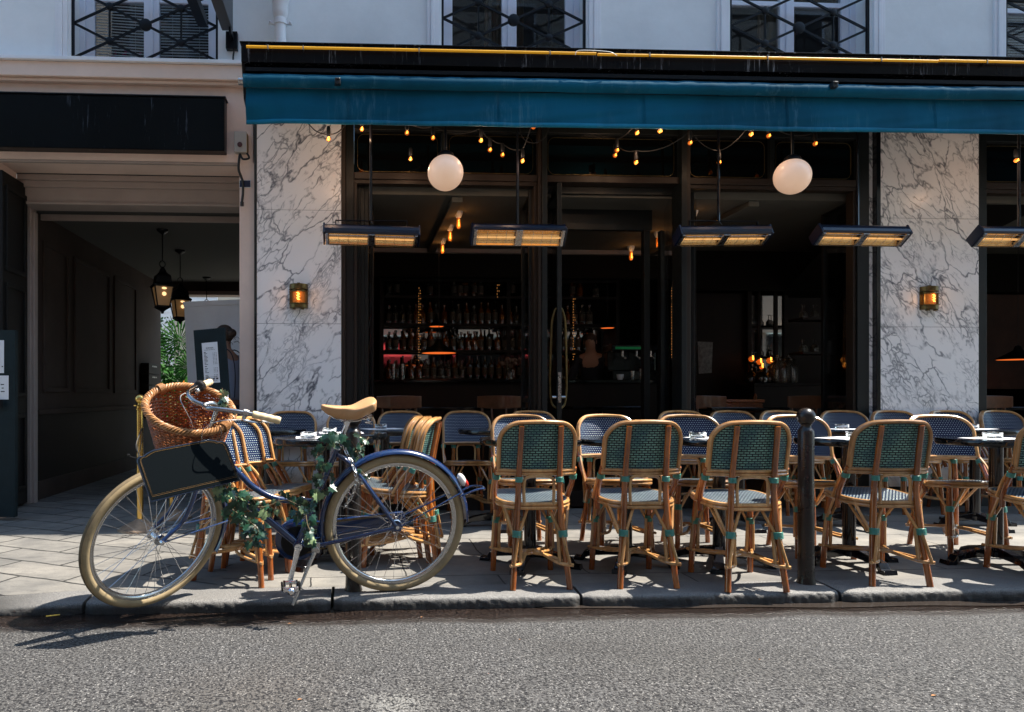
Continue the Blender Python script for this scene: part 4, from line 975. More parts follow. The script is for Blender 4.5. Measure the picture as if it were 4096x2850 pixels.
aw.rotation_euler.y = -.0050; aw.location.z = -.003
# ------------------------------------------------------------------ heaters
def heater():
    t = thing('patio_heater', '', 'heater')
    w = .385; Mt = Matrix.Rotation(R(0), 4, 'X')
    # face points down (-z) before the tilt; housing extruded along x
    prof = [(-.072, 0), (-.088, .012), (-.096, .035), (-.094, .062), (-.080, .085), (-.05, .10), (.03, .10), (.07, .075), (.085, .03), (.075, 0)]
    m = MB(); vs = [(x, y, z) for x in (-w, w) for y, z in prof]; k = len(prof)
    m.add(vs, [tuple(range(k))[::-1], tuple(range(k, 2 * k))] + [(j, j + 1, k + j + 1, k + j) for j in range(k - 1)])
    m.build('housing', M['heater_body'], t, bevel=.006)
    for s_ in (-1, 1):
        m = MB().box(s_ * w - .008, s_ * w + .008, -.090, .080, -.006, .098); m.build('end_cap', M['heater_body'], t, bevel=.02)
    for s_ in (-1, 1):
        cx = s_ * .188; hw = .158
        n = 10; m = MB(); vs = []
        for i in range(n + 1):
            a = -R(75) + R(150) * i / n; vs += [(cx - hw, .066 * sin(a) / sin(R(75)), .055 * cos(a) - .012), (cx + hw, .066 * sin(a) / sin(R(75)), .055 * cos(a) - .012)]
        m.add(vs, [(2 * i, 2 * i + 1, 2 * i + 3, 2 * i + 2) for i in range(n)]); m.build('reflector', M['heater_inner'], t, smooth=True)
        m = MB(); m.tube([(cx - hw, 0, .012), (cx + hw, 0, .012)], .009, 8); m.build('heating_tube', M['heater_tube'], t, smooth=True)
        m = MB()
        for q in (-1, -.5, 0, .5, 1): m.tube([(cx + q * hw * .98, -.066, -.004), (cx + q * hw * .98, 0, -.016), (cx + q * hw * .98, .066, -.004)], .0018, 4)
        for yy in (-.064, -.04, -.015, .015, .04, .064): m.tube([(cx - hw, yy, -.012), (cx + hw, yy, -.012)], .0015, 4)
        m.build('grille', M['steel'], t)
    [MB().box(a_, b_, -.07, .07, -.006, .015).build('divider', M['steel'], t, bevel=.003) for a_, b_ in ((-.028, .028), (-w + .01, -w + .035), (w - .035, w - .01))]
    return t
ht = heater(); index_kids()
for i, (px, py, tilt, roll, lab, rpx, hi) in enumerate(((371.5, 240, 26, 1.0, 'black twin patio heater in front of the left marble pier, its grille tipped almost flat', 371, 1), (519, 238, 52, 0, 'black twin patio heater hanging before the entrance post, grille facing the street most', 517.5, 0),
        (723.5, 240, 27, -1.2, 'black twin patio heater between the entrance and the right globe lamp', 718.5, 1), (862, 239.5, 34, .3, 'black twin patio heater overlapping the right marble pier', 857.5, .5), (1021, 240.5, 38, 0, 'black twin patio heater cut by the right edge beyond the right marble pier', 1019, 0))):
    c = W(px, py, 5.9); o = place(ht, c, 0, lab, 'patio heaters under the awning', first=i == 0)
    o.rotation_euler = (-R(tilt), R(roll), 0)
    # stem and hanger bracket (kept upright) belong to the heater
    inv = (Matrix.Translation(c) @ o.rotation_euler.to_matrix().to_4x4()).inverted()
    x = xw(rpx, 5.9); zb = c.z + (.16 if hi == 1 else .10 if hi else .09)
    m = MB(); m.tube([(x, 5.9, zb), (x, 5.9, zu)], .012, 8); m.build('stem', M['black_gloss'], o, M=inv, smooth=True)
    m = MB(); q = .29
    m.box(c.x - q, c.x + q, 5.89, 5.91, zb - .008, zb); m.box(c.x - q - .004, c.x - q + .004, 5.89, 5.91, c.z + .05, zb); m.box(c.x + q - .004, c.x + q + .004, 5.89, 5.91, c.z + .05, zb)
    m.build('bracket', M['black_metal'], o, M=inv, bevel=.002)
    m = MB(); m.tube([inv @ V(p) for p in spline([(x, 5.9, zb), (x + .01, 5.88, zb - .03), (x + .05, 5.9, c.z + .09), (x + .12, 5.9, c.z + .08)], 5)], .006, 6); m.build('cable', M['wire'], o, smooth=True)
# globes
for px, py, lab in ((445.5, 172.8, 'round milky globe lamp hanging over the left window bay'), (792.3, 176.6, 'round milky globe lamp hanging over the right window bay')):
    c = W(px, py, 5.75); t = thing('globe_lamp', lab, 'lamp', c)
    m = MB(); m.ball((0, 0, 0), .142, 40, 24); m.build('globe', M['globe'], t, smooth=True)
    m = MB(); m.lathe([(.055, .122), (.068, .135), (.06, .155), (.03, .175), (.012, .18), (.012, zu - c.z)], 20); m.build('cap', M['black_metal'], t, smooth=True)
# string lights under the awning; some bulbs stand in for reflections in the glass
def string(pts, lab):
    t = thing('string_light', lab, 'string light')
    W3 = [W(px, py, Y) for px, py, Y in pts]; path = []
    hang = []
    for a, b in zip(W3, W3[1:]):
        n = 8
        for i in range(n):
            f = i / n; p = a.lerp(b, f) + V((0, 0, .10 - .22 * (b - a).length * 4 * f * (1 - f) * .6)); path.append(p)
    path.append(W3[-1] + V((0, 0, .10)))
    m = MB(); m.tube(path, .0045, 6); m.build('cable', M['wire'], t, smooth=True)
    for q in pts[::3]: bulb_glow(q[0], q[1] + 5, q[2] - .06, .75, t)
    for p in W3:
        m = MB(); m.lathe([(.010, .10), (.016, .085), (.017, .04), (.014, .025)], 10, p); m.build('socket', M['black_plastic'], t, smooth=True)
        m = MB(); m.ball(p, .018, 14, 10); b = m.build('bulb', M['amber_glass'], t, smooth=True)
        m = MB(); m.tube([p + V((.009 * (i % 2 * 2 - 1) * (1 - i * .08), -.0205, -.010 + i * .004)) for i in range(6)], .0025, 4); m.build('filament', M['filament'], b)
def bulb_glow(px, py, Y, e, par):
    l = bpy.data.lights.new('bulb_light', 'POINT'); l.energy = e; l.color = (1, .62, .38); l.shadow_soft_size = .012
    lo = bpy.data.objects.new('bulb_light', l); COL.objects.link(lo); lo.parent = par; lo.location = W(px, py, Y)
string([(328.5, 139, 5.75)], 'single hanging bulb in front of the left marble pier')
string([(362, 129, 5.9), (407, 133, 5.8), (433, 138, 5.95), (481, 140.5, 5.85), (490, 150, 6.0), (502.5, 155, 6.05), (522.5, 161, 5.9), (533.5, 127, 5.8)], 'string of bulbs in front of the left transom panes')
string([(410.5, 159, 6.1)], 'lone bulb below the reflected grille in the left transom')
string([(637, 133, 5.9), (617, 150.5, 6.1), (615, 155.5, 6.15), (636, 162.5, 6.0), (690, 143, 5.9), (719, 162.5, 5.95), (751, 134.5, 5.85), (768.5, 136, 5.95), (815, 144, 6.0)], 'string of bulbs in front of the middle and right transom panes')
string([(660, 131, 5.8)], 'lone bulb just under the valance over the entrance'); string([(1016, 160.5, 5.9)], 'lone bulb in front of the transom beyond the right marble pier')
m = MB(); a = W(308, 123, 5.75); m.tube(spline([W(305, 120, 5.75), W(316, 131, 5.75), W(328, 134.5, 5.75), W(338, 132, 5.75), W(346, 124, 5.8)], 6), .0045, 6)
o = m.build('loose_cable', M['wire'], None, smooth=True); tag(o, 'black cable looping under the valance at the left marble pier', 'cable')
m = MB(); m.tube(spline([W(518, 122, 5.9), W(523, 138, 5.9), W(534, 143, 5.9), W(545, 137, 5.9), W(550, 124, 5.9)], 6), .004, 6)
o = m.build('loose_cable', M['wire'], None, smooth=True); tag(o, 'black cable looping under the valance above the entrance post', 'cable')
# bulkhead wall lamps on the marble
def wall_lamp(px, py, lab, flip):
    c = W(px, py, YF - .03); t = thing('wall_lamp', lab, 'wall lamp', c)
    m = MB(); half = [(.078 * sin(a), -.075 * cos(a) - .005) for a in [R(-90 + 180 * i / 14) for i in range(15)]]
    def cap(z0, z1, s_=1.):
        n = len(half); vs = [(x * s_, y * s_, z) for z in (z0, z1) for x, y in half]
        m.add(vs, [tuple(range(n)), tuple(range(2 * n - 1, n - 1, -1))] + [(i, n + i, n + i + 1, i + 1) for i in range(n - 1)] + [(0, n - 1, 2 * n - 1, n)])
    cap(.062, .105); cap(-.105, -.068); cap(.057, .062, 1.08); cap(.036, .041, 1.08); cap(-.068, -.062, 1.10); cap(.041, .057, .80)
    m.box(-.08, .08, -.006, 0, -.105, .105); m.box(-.012, .012, -.03, -.01, .105, .118); m.box(-.05, -.025, -.06, -.03, -.118, -.105); m.box(.025, .05, -.06, -.03, -.118, -.105)
    m.build('case', M['old_brass'], t, bevel=.002)
    m = MB()
    for a in (-62, 62): m.box(.072 * sin(R(a)) - .006, .072 * sin(R(a)) + .006, -.072 * cos(R(a)) - .008, -.072 * cos(R(a)) + .004, -.068, .042)
    m.build('bar', M['old_brass'], t)
    m = MB(); prof = [(.001, -.066)]
    for i in range(9): z = -.062 + i * .012; prof += [(.052, z), (.060, z + .006)]
    prof += [(.052, .045), (.001, .046)]; m.lathe(prof, 18, (0, -.012, 0)); g_ = m.build('glass', M['amber_wall'], t, smooth=True)
    m = MB()
    for i in range(6): m.ball((.004 * (-1) ** i, -.072, -.035 + i * .012), .0075, 8, 6, (1.6, .5, .55))
    m.build('filament', M['filament'], t)
    l = bpy.data.lights.new('lamp_light', 'POINT'); l.energy = .2; l.color = (1, .5, .2); l.shadow_soft_size = .03
    lo = bpy.data.objects.new('lamp_light', l); COL.objects.link(lo); lo.parent = t; lo.location = (0, -.11, 0)
M['amber_wall'] = mat('amber_wall', (.30, .12, .03), .1, em=(1, .28, .05), ems=E(.16), coat=1)
wall_lamp(298.8, 296.5, 'round brass bulkhead lamp glowing amber on the left marble pier', 1); wall_lamp(927.8, 298.5, 'round brass bulkhead lamp glowing amber on the right marble pier', -1)

# ------------------------------------------------------------------ things on the wall at the left
fs = thing('fascia_sign', 'long blank black fascia board with white drip stains over the passage', 'sign')
z1, z0 = zw(94.5, 6.25, 130), zw(148, 6.25, 130); xr_ = xw(224.5, 6.28)
m = MB(); m.box(-8, xr_, 6.28, YF - .001, z0, z1); m.build('board', M['fascia'], fs, bevel=.006)
m = MB(); m.box(-8, xr_ + .01, 6.27, YF - .001, z1 + .001, z1 + .012); m.build('capping', M['black_metal'], fs)
ps = thing('projecting_sign', 'dark hanging sign box with yellow lettering on a black bracket above the fascia board', 'sign')
xa_, xb_ = xw(222, 6.3), xw(233, 6.3)
zps = zw(28, 6.25, 228)
m = MB(); m.box(xa_, xb_, 5.3, 6.3, zps, zps + 1.0); m.build('sign_box', M['slate'], ps, bevel=.006)
m = MB(); m.box(xa_ - .20, xa_ - .12, 5.2, 6.28, zps + .02, zps + .10); m.build('arm', M['black_metal'], ps, bevel=.004)
m = MB(); m.box(xb_ - .07, xb_ + .03, 6.34, YF - .001, zps - .13, zps + .02); m.box(xb_ - .02, xb_ + .0, 6.2, 6.34, zps - .06, zps - .01); m.build('bracket', M['black_metal'], ps, bevel=.004)
m = MB(); m.tube([(xb_ + .002, 6.02 + .06 * cos(a), zps + .46 + .07 * sin(a)) for a in [R(i * 30) for i in range(12)]], .012, 6, closed=True); m.box(xb_ + .0005, xb_ + .004, 6.14, 6.165, zps + .26, zps + .52); m.build('lettering', mat('yellow_letter', (.8, .42, .03), .5), ps)
m = MB(); m.tube(spline([(xb_, 6.36, zps - .13), (xb_ - .01, 6.37, zps - .22), (xb_ + .02, 6.37, zps - .36), (xb_ + .10, 6.37, zps - .40), (xw(243.5, 6.37), 6.37, zps - .40)], 6), .009, 6)
o = m.build('wall_cable', M['wire'], ps, smooth=True)
dp = thing('downpipe', 'white painted cast iron downpipe with a collar above the awning', 'drain pipe', (xw(280.3, 6.3), 6.3, 0))
m = MB(); z = zw(21, 6.3, 280); m.tube([(0, 0, zs - .1), (0, 0, z + .02)], .049, 20); m.lathe([(.049, z + .02), (.062, z + .05), (.068, z + .08), (.068, z + .16), (.075, z + .17), (.075, z + .20), (.06, z + .20), (.05, 6)], 20); m.build('pipe', M['trim_white'], dp, smooth=True)
m = MB(); m.lathe([(.053, z - .035), (.057, z - .035), (.057, z + .005), (.053, z + .005)], 20); m.box(-.10, -.05, -.012, .012, z - .03, z + .0); m.box(.05, .10, -.012, .012, z - .03, z); m.build('collar', M['trim_white'], dp, smooth=True)
m = MB(); m.ball((-.085, -.016, z - .015), .010, 8, 6); m.ball((.085, -.016, z - .015), .010, 8, 6); m.build('bolt', M['trim_white'], dp, smooth=True)
eb = thing('junction_box', 'beige electrical box with a dark round button at the top of the white pier', 'electrical box', W(241, 143.5, YF - .04))
m = MB(); m.box(-.055, .055, -.03, .039, -.085, .095); m.build('case', M['box_grey'], eb, bevel=.006); m = MB(); m.box(.03, .06, -.028, .039, -.08, .085); m.build('side_cover', M['stem'], eb, bevel=.01)
m = MB(); m.lathe([(.001, 0), (.022, 0), (.022, .006), (.001, .007)], 16, M=Matrix.Translation((-.005, -.031, -.02)) @ Matrix.Rotation(R(90), 4, 'X')); m.build('button', M['button'], eb)
c_ = W(241, 155, YF - .03)
m = MB(); m.tube(spline([W(240, 154, 6.36), W(239, 160, 6.35), W(238.8, 170, 6.35), W(242.5, 181, 6.36), W(243, 192, 6.36), W(242, 202, 6.36)], 8), .011, 8); m.tube(spline([W(240, 154, 6.36), W(243, 159, 6.34), W(249, 158, 6.35), W(247, 153, 6.36)], 5), .009, 6); m.tube([W(242, 202, 6.36), W(242, 206, 6.36)], .016, 8)
o = m.build('power_cable', M['wire'], None, smooth=True); tag(o, 'thick black cable hanging from the beige electrical box', 'cable')
pl = thing('street_plaque', 'small dark blue enamel plaque behind the hanging black cable', 'plaque', W(245.2, 184, YF - .004)); m = MB(); m.box(-.05, .05, -.006, 0, -.033, .033); m.build('plate', M['paper'], pl); m = MB(); m.box(-.046, .046, -.0085, -.0062, -.029, .029); m.build('enamel', M['enamel'], pl)
# lanterns in the passage
def lantern():
    t = thing('passage_lantern', '', 'lantern')
    m = MB(); m.lathe([(.001, 0), (.065, 0), (.06, -.02), (.02, -.045), (.006, -.05), (.006, -.34)], 14)
    m.tube([(.03 * cos(a), 0, -.37 + .035 * sin(a)) for a in [R(30 * i) for i in range(12)]], .006, 6, closed=True)
    m.build('hanger', M['black_metal'], t, smooth=True)
    def sq(mb, prof): 
        vs = []; k = len(prof)
        for r_, z in prof: vs += [(-r_, -r_, z), (r_, -r_, z), (r_, r_, z), (-r_, r_, z)]
        mb.add(vs, [(4 * i + j, 4 * i + (j + 1) % 4, 4 * i + 4 + (j + 1) % 4, 4 * i + 4 + j) for i in range(k - 1) for j in range(4)] + [(3, 2, 1, 0), (4 * k - 4, 4 * k - 3, 4 * k - 2, 4 * k - 1)])
    m = MB(); sq(m, [(.012, -.40), (.03, -.44), (.035, -.46), (.075, -.50), (.085, -.58), (.11, -.60), (.11, -.615), (.10, -.62)]); m.build('roof', M['black_metal'], t)
    m = MB()
    for a, b in ((-1, -1), (1, -1), (1, 1), (-1, 1)): m.bar((a * .098, b * .098, -.615), (a * .062, b * .062, -.83), .012, .012)
    sq(m, [(.072, -.82), (.072, -.84), (.04, -.86), (.015, -.88), (.012, -.90), (.001, -.905)]); m.build('frame', M['black_metal'], t)
    m = MB(); sq(m, [(.088, -.62), (.058, -.825)]); m.build('glass', M['lantern_glass'], t)
    m = MB(); m.ball((0, -.094, -.70), .022, 12, 8, (1, .3, 1)); m.ball((0, -.094, -.64), .024, 12, 8, (1.1, .3, .5)); m.build('bulb', M['lantern_bulb'], t, smooth=True)
    return t
ln = lantern(); index_kids()
for i, (px, d, lab, z, rz) in enumerate(((162.5, 7.8, 'nearest of the lit black lanterns hanging in the passage', 2.80, .45), (180.2, 8.9, 'lit black lantern behind the nearest one, lower in the view', 2.80, .55), (206.6, 10.9, 'farthest small lantern over the white panel in the passage', 2.80, .4))):
    p = D(px, d, z); place(ln, p, rz, lab, 'lanterns along the passage ceiling', first=i == 0)
# white panel, menu boards
wp = thing('white_panel', 'tall blank white partition panel at the right side of the passage', 'partition')
a, b, c, d_ = W(184, 302, 7.6), W(240, 299.5, 7.4), W(240, 520, 7.4), W(194, 520, 7.6)
m = MB(); m.add([a, b, c, d_] + [q + V((0, .03, 0)) for q in (a, b, c, d_)], [(3, 2, 1, 0), (4, 5, 6, 7), (0, 1, 5, 4), (0, 4, 7, 3)]); m.build('board', M['trim_white'], wp)
m = MB(); m.add([a + V((-.01, -.012, 0)), b + V((0, -.012, 0)), b + V((0, -.012, -.05)), a + V((.0, -.012, -.05)), a + V((-.01, .035, 0)), b + V((0, .035, 0)), b + V((0, .035, -.05)), a + V((0, .035, -.05))], [(0, 3, 2, 1), (4, 5, 6, 7), (0, 1, 5, 4), (2, 3, 7, 6)]); m.build('top_rail', M['trim_white'], wp)
def lines(mb, x0, x1, zs_, h, rnd, y=-.0005, gap=.25):
    for z in zs_:
        x = x0
        while x < x1 - .004:
            w_ = rnd.uniform(.006, .022); w_ = min(w_, x1 - x); mb.box(x, x + w_, y - .0006, y, z, z + h); x += w_ + .004
mn = thing('menu_board', 'dark green standing menu board with a printed price list beside the brass posts', 'menu board')
Pm = [W(193.3, 330.3, 6.25), W(224.5, 327.5, 6.20), W(223.2, 400, 6.20), W(191, 400, 6.25)]
ex = (Pm[1] - Pm[0]); wid = ex.length; ex.normalize(); ez = V((0, 0, 1)); ey = ez.cross(ex).normalized(); ez = ex.cross(ey)
Mm = Matrix((( ex.x, ey.x, ez.x, Pm[0].x), (ex.y, ey.y, ez.y, Pm[0].y), (ex.z, ey.z, ez.z, Pm[0].z), (0, 0, 0, 1)))
m = MB(); m.box(0, wid, 0, .025, -1.0, 0); m.build('board', M['teal_dark'], mn, M=Mm, bevel=.002)
sh = MB(); sx0, sx1, sz1, sz0 = wid * .24, wid * .74, -.115, -.46; sh.box(sx0, sx1, -.002, -.0005, sz0, sz1); sheet_ = sh.build('price_list', M['paper'], mn, M=Mm)
ink = MB(); rd = random.Random(3); ws = sx1 - sx0
lines(ink, sx0 + ws * .25, sx1 - ws * .25, [sz1 - .045, sz1 - .052], .003, rd, -.0025); lines(ink, sx0 + ws * .15, sx1 - ws * .2, [sz1 - .064], .003, rd, -.0025)
ink.box(sx0 + ws * .1, sx0 + ws * .22, -.0031, -.0025, sz1 - .085, sz1 - .079); ink.box(sx0 + ws * .1, sx0 + ws * .24, -.0031, -.0025, sz1 - .205, sz1 - .199)
for k in range(20):
    z = sz1 - .095 - k * .0115
    if k in (9, 10, 15): continue
    ink.box(sx0 + ws * .1, sx0 + ws * rd.uniform(.2, .36), -.0031, -.0025, z, z + .004)
    for q in (.66, .76, .86): ink.box(sx0 + ws * q, sx0 + ws * (q + .045), -.0031, -.0025, z, z + .004)
for q in (.1, .32, .54, .76): ink.box(sx0 + ws * q, sx0 + ws * (q + .14), -.0031, -.0025, sz0 + .028, sz0 + .04)
lines(ink, sx0 + ws * .12, sx1 - ws * .12, [sz0 + .05, sz0 + .018], .0025, rd, -.0025)
ink.build('print', M['ink'], sheet_, M=Mm)
bl = MB(); bl.box(wid * .22, wid * .98, -.004, -.001, -.60, -.548, 0); bl.box(wid * .22, wid * .98, -.004, -.001, -.80, -.601, 1)
bl.build('leaflet', [M['paper'], mat('leaflet_blue', (.02, .035, .13), .5)], mn, M=Mm)
m = MB(); m.tube([(wid / 2, .01, -1.0), (wid / 2, .01, -Pm[0].z + .02)], .02, 10); m.lathe([(.001, -Pm[0].z + .03), (.03, -Pm[0].z + .028), (.16, -Pm[0].z + .002), (.16, -Pm[0].z)], 20, (wid / 2, .01, 0)); m.build('stand', M['black_metal'], mn, M=Mm, smooth=True)
lm = thing('notice_stand', 'tall dark blue notice stand with white papers cut by the left edge', 'notice board')
q0, q1 = W(-26, 330, 6.05), W(14.8, 330, 6.0); 
m = MB(); m.add([V((q0.x, q0.y, .03)), V((q1.x, q1.y, .03)), q1, q0] + [p_ + V((0, .05, 0)) for p_ in (V((q0.x, q0.y, .03)), V((q1.x, q1.y, .03)), q1, q0)], [(0, 1, 2, 3), (7, 6, 5, 4), (1, 5, 6, 2), (3, 2, 6, 7), (0, 3, 7, 4)]); m.build('panel', M['teal_dark'], lm)
def onpanel(px0, px1, py0, py1, nm, mm, off):
    a, b = W(px0, py0, 6.0), W(px1, py1, 6.0); yq = lambda x: 6.05 + (x - q0.x) / (q1.x - q0.x) * (-.05) - off
    m = MB(); m.add([(a.x, yq(a.x), b.z), (b.x, yq(b.x), b.z), (b.x, yq(b.x), a.z), (a.x, yq(a.x), a.z)], [(0, 1, 2, 3)]); return m.build(nm, mm, lm)
onpanel(-20, 3.4, 340, 373, 'notice', M['paper'], .003); onpanel(-20, 8.4, 375.5, 399.5, 'notice', M['paper'], .003); onpanel(-20, 3.8, 399.7, 408, 'tray', M['black_metal'], .03)
for k, (a, b, c) in enumerate(((.0, 3.6, 384), (1, 3.2, 387.6), (.0, 4.2, 391), (1, 2.6, 366))): onpanel(a, b, c, c + .9, 'print', M['ink'], .0045)
m = MB(); p = G(1, 514); m.lathe([(.20, 0), (.19, .02), (.10, .05), (.03, .07), (.001, .07)], 24, p + V((-.05, -.1, 0))); m.build('foot', M['base_metal'], lm, smooth=True)

# stanchions
def stanchion(name='rope_post'):
    t = thing(name, '', 'rope post')
    m = MB(); m.lathe([(.16, 0), (.158, .012), (.13, .03), (.08, .055), (.04, .075), (.03, .085), (.001, .085)], 28); m.build('base', M['base_metal'], t, smooth=True)
    m = MB(); m.lathe([(.024, .08), (.024, .90), (.030, .905), (.030, .912), (.024, .915), (.024, .93), (.05, .932), (.05, .94), (.018, .945), (.016, .955)], 18); m.build('pole', M['brass'], t, smooth=True)
    m = MB(); m.ball((0, 0, .985), .037, 18, 12); m.build('ball', M['brass'], t, smooth=True)
    return t
st = stanchion(); index_kids()
place(st, G(140, 530), 0, 'polished brass rope post in front of the passage, seen through the front wheel', 'brass rope posts', first=True)
place(st, G(172, 518), 0, 'brass rope post farther back, mostly hidden by the wicker basket', 'brass rope posts')

# ------------------------------------------------------------------ bollards
def bollard():
    t = thing('bollard', '', 'bollard')
    m = MB(); m.lathe([(.047, -.01), (.047, .004), (.042, .02), (.0405, .06), (.0395, .815), (.036, .825), (.028, .832), (.024, .842), (.026, .852), (.030, .856)], 28); m.build('post', M['bollard'], t, smooth=True)
    m = MB(); m.ball((0, 0, .895), .047, 24, 16); m.build('ball', M['bollard'], t, smooth=True)
    return t
bo = bollard(); index_kids()
place(bo, G(353.4, 590), 0, 'cast iron bollard behind the rear wheel and saddle of the bicycle', 'ball topped bollards on the kerb', first=True)
place(bo, G(806, 583), 0, 'cast iron bollard with a ball top standing clear between the right chairs', 'ball topped bollards on the kerb')

# ------------------------------------------------------------------ rattan chairs
def arcpt(x, z):                            # y of the curved back at x, height z
    return .185 - .062 * (x / .205) ** 2 + (z - .60) * .22
def back_outline(n=40, hw=.203, z0=.605, z1=.868, r_=.105):
    pts = [(-hw, z0)]
    pts += [(-hw, z0 + (z1 - r_ - z0) * i / 6) for i in range(1, 6)]
    pts += [(-hw + r_ - r_ * cos(a), z1 - r_ + r_ * sin(a)) for a in [R(90 * i / 9) for i in range(10)]]
    pts += [(-hw + r_ + (2 * hw - 2 * r_) * i / 8, z1 + .004 * sin(pi * i / 8)) for i in range(1, 8)]
    pts += [(hw - r_ + r_ * sin(a), z1 - r_ + r_ * cos(a)) for a in [R(90 * i / 9) for i in range(10)]]
    pts += [(hw, z0 + (z1 - r_ - z0) * i / 6) for i in range(5, 0, -1)] + [(hw, z0)]
    return pts
def rattan_chair():
    t = thing('rattan_chair', '', 'chair')
    # woven back: two faces 8 mm apart with their own weave
    nx, nz_ = 28, 10; r_, hw, z0, z1 = .10, .198, .602, .866
    def grid(off):
        vs, uv = [], []
        for i in range(nx + 1):
            x = -hw + 2 * hw * i / nx; e = abs(x) - (hw - r_)
            zt_ = z1 - (r_ - sqrt(max(0, r_ * r_ - e * e)) if e > 0 else 0)
            for j in range(nz_ + 1):
                z = z0 + (zt_ - z0) * j / nz_; vs.append((x, arcpt(x, z) + off, z)); uv.append((x * (1 + .25 * abs(x) / hw) + 1, z))
        return vs, uv
    fi = [(i * (nz_ + 1) + j, (i + 1) * (nz_ + 1) + j, (i + 1) * (nz_ + 1) + j + 1, i * (nz_ + 1) + j + 1) for i in range(nx) for j in range(nz_)]
    m = MB(); a, ua = grid(-.004); b, ub = grid(.004)
    m.add(a, fi, 0, ua); m.add(b, [f[::-1] for f in fi], 1, ub); m.build('woven_back', [M['weave_front'], M['weave_back']], t, smooth=True, ang=80)
    # back frame
    m = MB(); ol = back_outline()
    for off, rr in ((-.010, .0105), (.010, .0105)): m.tube([(x, arcpt(x, z) + off, z) for x, z in ol], rr, 8)
    for z, rr in ((.594, .010), (.612, .009)): m.tube([(x, arcpt(x, z) + .010, z) for x in [-.212 + .424 * i / 20 for i in range(21)]], rr, 8)
    m.tube([(x, arcpt(x, .604) - .010, .604) for x in [-.205 + .41 * i / 20 for i in range(21)]], .008, 8)
    m.build('back_frame', M['cane'], t, smooth=True)
    # seat
    pts = []; n = 40
    for i in range(n):
        a_ = 2 * pi * i / n; c_, s_ = cos(a_), sin(a_); e = .62
        x = (abs(c_) ** e) * (1 if c_ > 0 else -1) * (.205 - .020 * (s_ + 1) / 2); y = (abs(s_) ** e) * (1 if s_ > 0 else -1) * .195
        pts.append((x, y, .455 - .075 * y))
    m = MB(); cz = (0, 0, .463); vs = [cz] + [(x * .5, y * .5, z + .006) for x, y, z in pts] + [(x * .96, y * .96, z + .004) for x, y, z in pts]
    fs_ = [(0, 1 + i, 1 + (i + 1) % n) for i in range(n)] + [(1 + i, 1 + n + i, 1 + n + (i + 1) % n, 1 + (i + 1) % n) for i in range(n)]
    uv = [(1, 1)] + [(1 + v[0], 1 + v[1]) for v in vs[1:]]
    low = [(v[0], v[1], v[2] - .012) for v in vs[1 + n:]]
    m.add(vs + low, fs_ + [(1 + n + i, 1 + 2 * n + i, 1 + 2 * n + (i + 1) % n, 1 + n + (i + 1) % n) for i in range(n)] + [tuple(range(1 + 3 * n - 1, 2 * n, -1))], 0, uv + [(1 + v[0], 1 + v[1]) for v in low]); m.build('seat', M['weave_seat'], t, smooth=True, ang=60)
    m = MB(); m.tube([(x, y, z - .004) for x, y, z in pts], .0105, 8, closed=True); m.tube([(x * 1.0, y * 1.0, z - .024) for x, y, z in pts], .0105, 8, closed=True)
    m.build('seat_rim', M['cane'], t, smooth=True)
    # legs
    m0 = lambda: MB(); legs_ = {}
    for s_ in (-1, 1):
        m = m0(); m.tube(spline([(s_ * .150, .245, 0), (s_ * .128, .212, .25), (s_ * .112, .196, .46), (s_ * .108, .186 + .018, .60), (s_ * .103, arcpt(.1, .85) + .024, .85)], 5), [.0165] * 6 + [.017] * 5 + [.0155] * 5 + [.0150] * 5, 10); l_ = legs_['rear', s_] = m.build('leg', M['amber_rod'], t, smooth=True)
        m = m0(); m.tube([(s_ * .148 + s_ * .0, .262, .13), (s_ * .128 - s_ * .012, .232, .28)], .008, 6); m.tube([(s_ * .13 - s_ * .024, .222, .13), (s_ * .118 - s_ * .020, .206, .30)], .0095, 6); m.build('leg_rod', M['cane'], l_, smooth=True)
        m = m0(); m.tube(spline([(s_ * .168, -.185, 0), (s_ * .160, -.165, .24), (s_ * .150, -.145, .45)], 6), .0165, 10); f_ = legs_['front', s_] = m.build('leg', M['amber_rod'], t, smooth=True)
        m = m0(); m.tube([(s_ * .150 - s_ * .012, -.163, .13), (s_ * .15 - s_ * .010, -.15, .30)], .0095, 6); m.tube([(s_ * .165 + s_ * .012, -.165, .13), (s_ * .155 + s_ * .012, -.15, .32)], .009, 6); m.build('leg_rod', M['cane'], f_, smooth=True)
        # side stile sweeping from the back rim down past the seat
        m = m0(); m.tube(spline([(s_ * .207, arcpt(.205, .62) + .006, .625), (s_ * .210, .085, .54), (s_ * .202, .03, .46), (s_ * .193, .005, .385)], 6), .0145, 10); legs_['side', s_] = m.build('side_stile', M['amber_rod'], t, smooth=True)
        m = m0(); m.tube(spline([(s_ * .207, .105, .60), (s_ * .214, .05, .54), (s_ * .213, -.01, .44)], 6), .008, 6)
        for a_, b_ in (((s_ * .118, .22, .27), (s_ * .05, .17, .425)), ((s_ * .135, .215, .27), (s_ * .175, .13, .43)), ((s_ * .146, -.165, .29), (s_ * .07, -.16, .43)), ((s_ * .165, -.15, .30), (s_ * .185, -.04, .43)), ((s_ * .14, .19, .28), (s_ * .17, .05, .43))):
            m.tube([a_, b_], .008, 6)
        m.build('brace', M['cane'], t, smooth=True)
    # back loop
    m = MB(); m.tube(spline([(-.078, .196, .43), (-.080, .196, .54), (-.068, .198, .575), (-.03, .200, .583), (.03, .200, .583), (.068, .198, .575), (.080, .196, .54), (.078, .196, .43)], 5), .0085, 8); m.build('back_loop', M['cane'], t, smooth=True)
    # crossed stretcher
    m = MB()
    m.tube(spline([(-.165, .260, .128), (-.10, .215, .132), (-.03, .06, .160), (.03, .06, .160), (.10, .215, .132), (.165, .260, .128)], 6), .0095, 8)
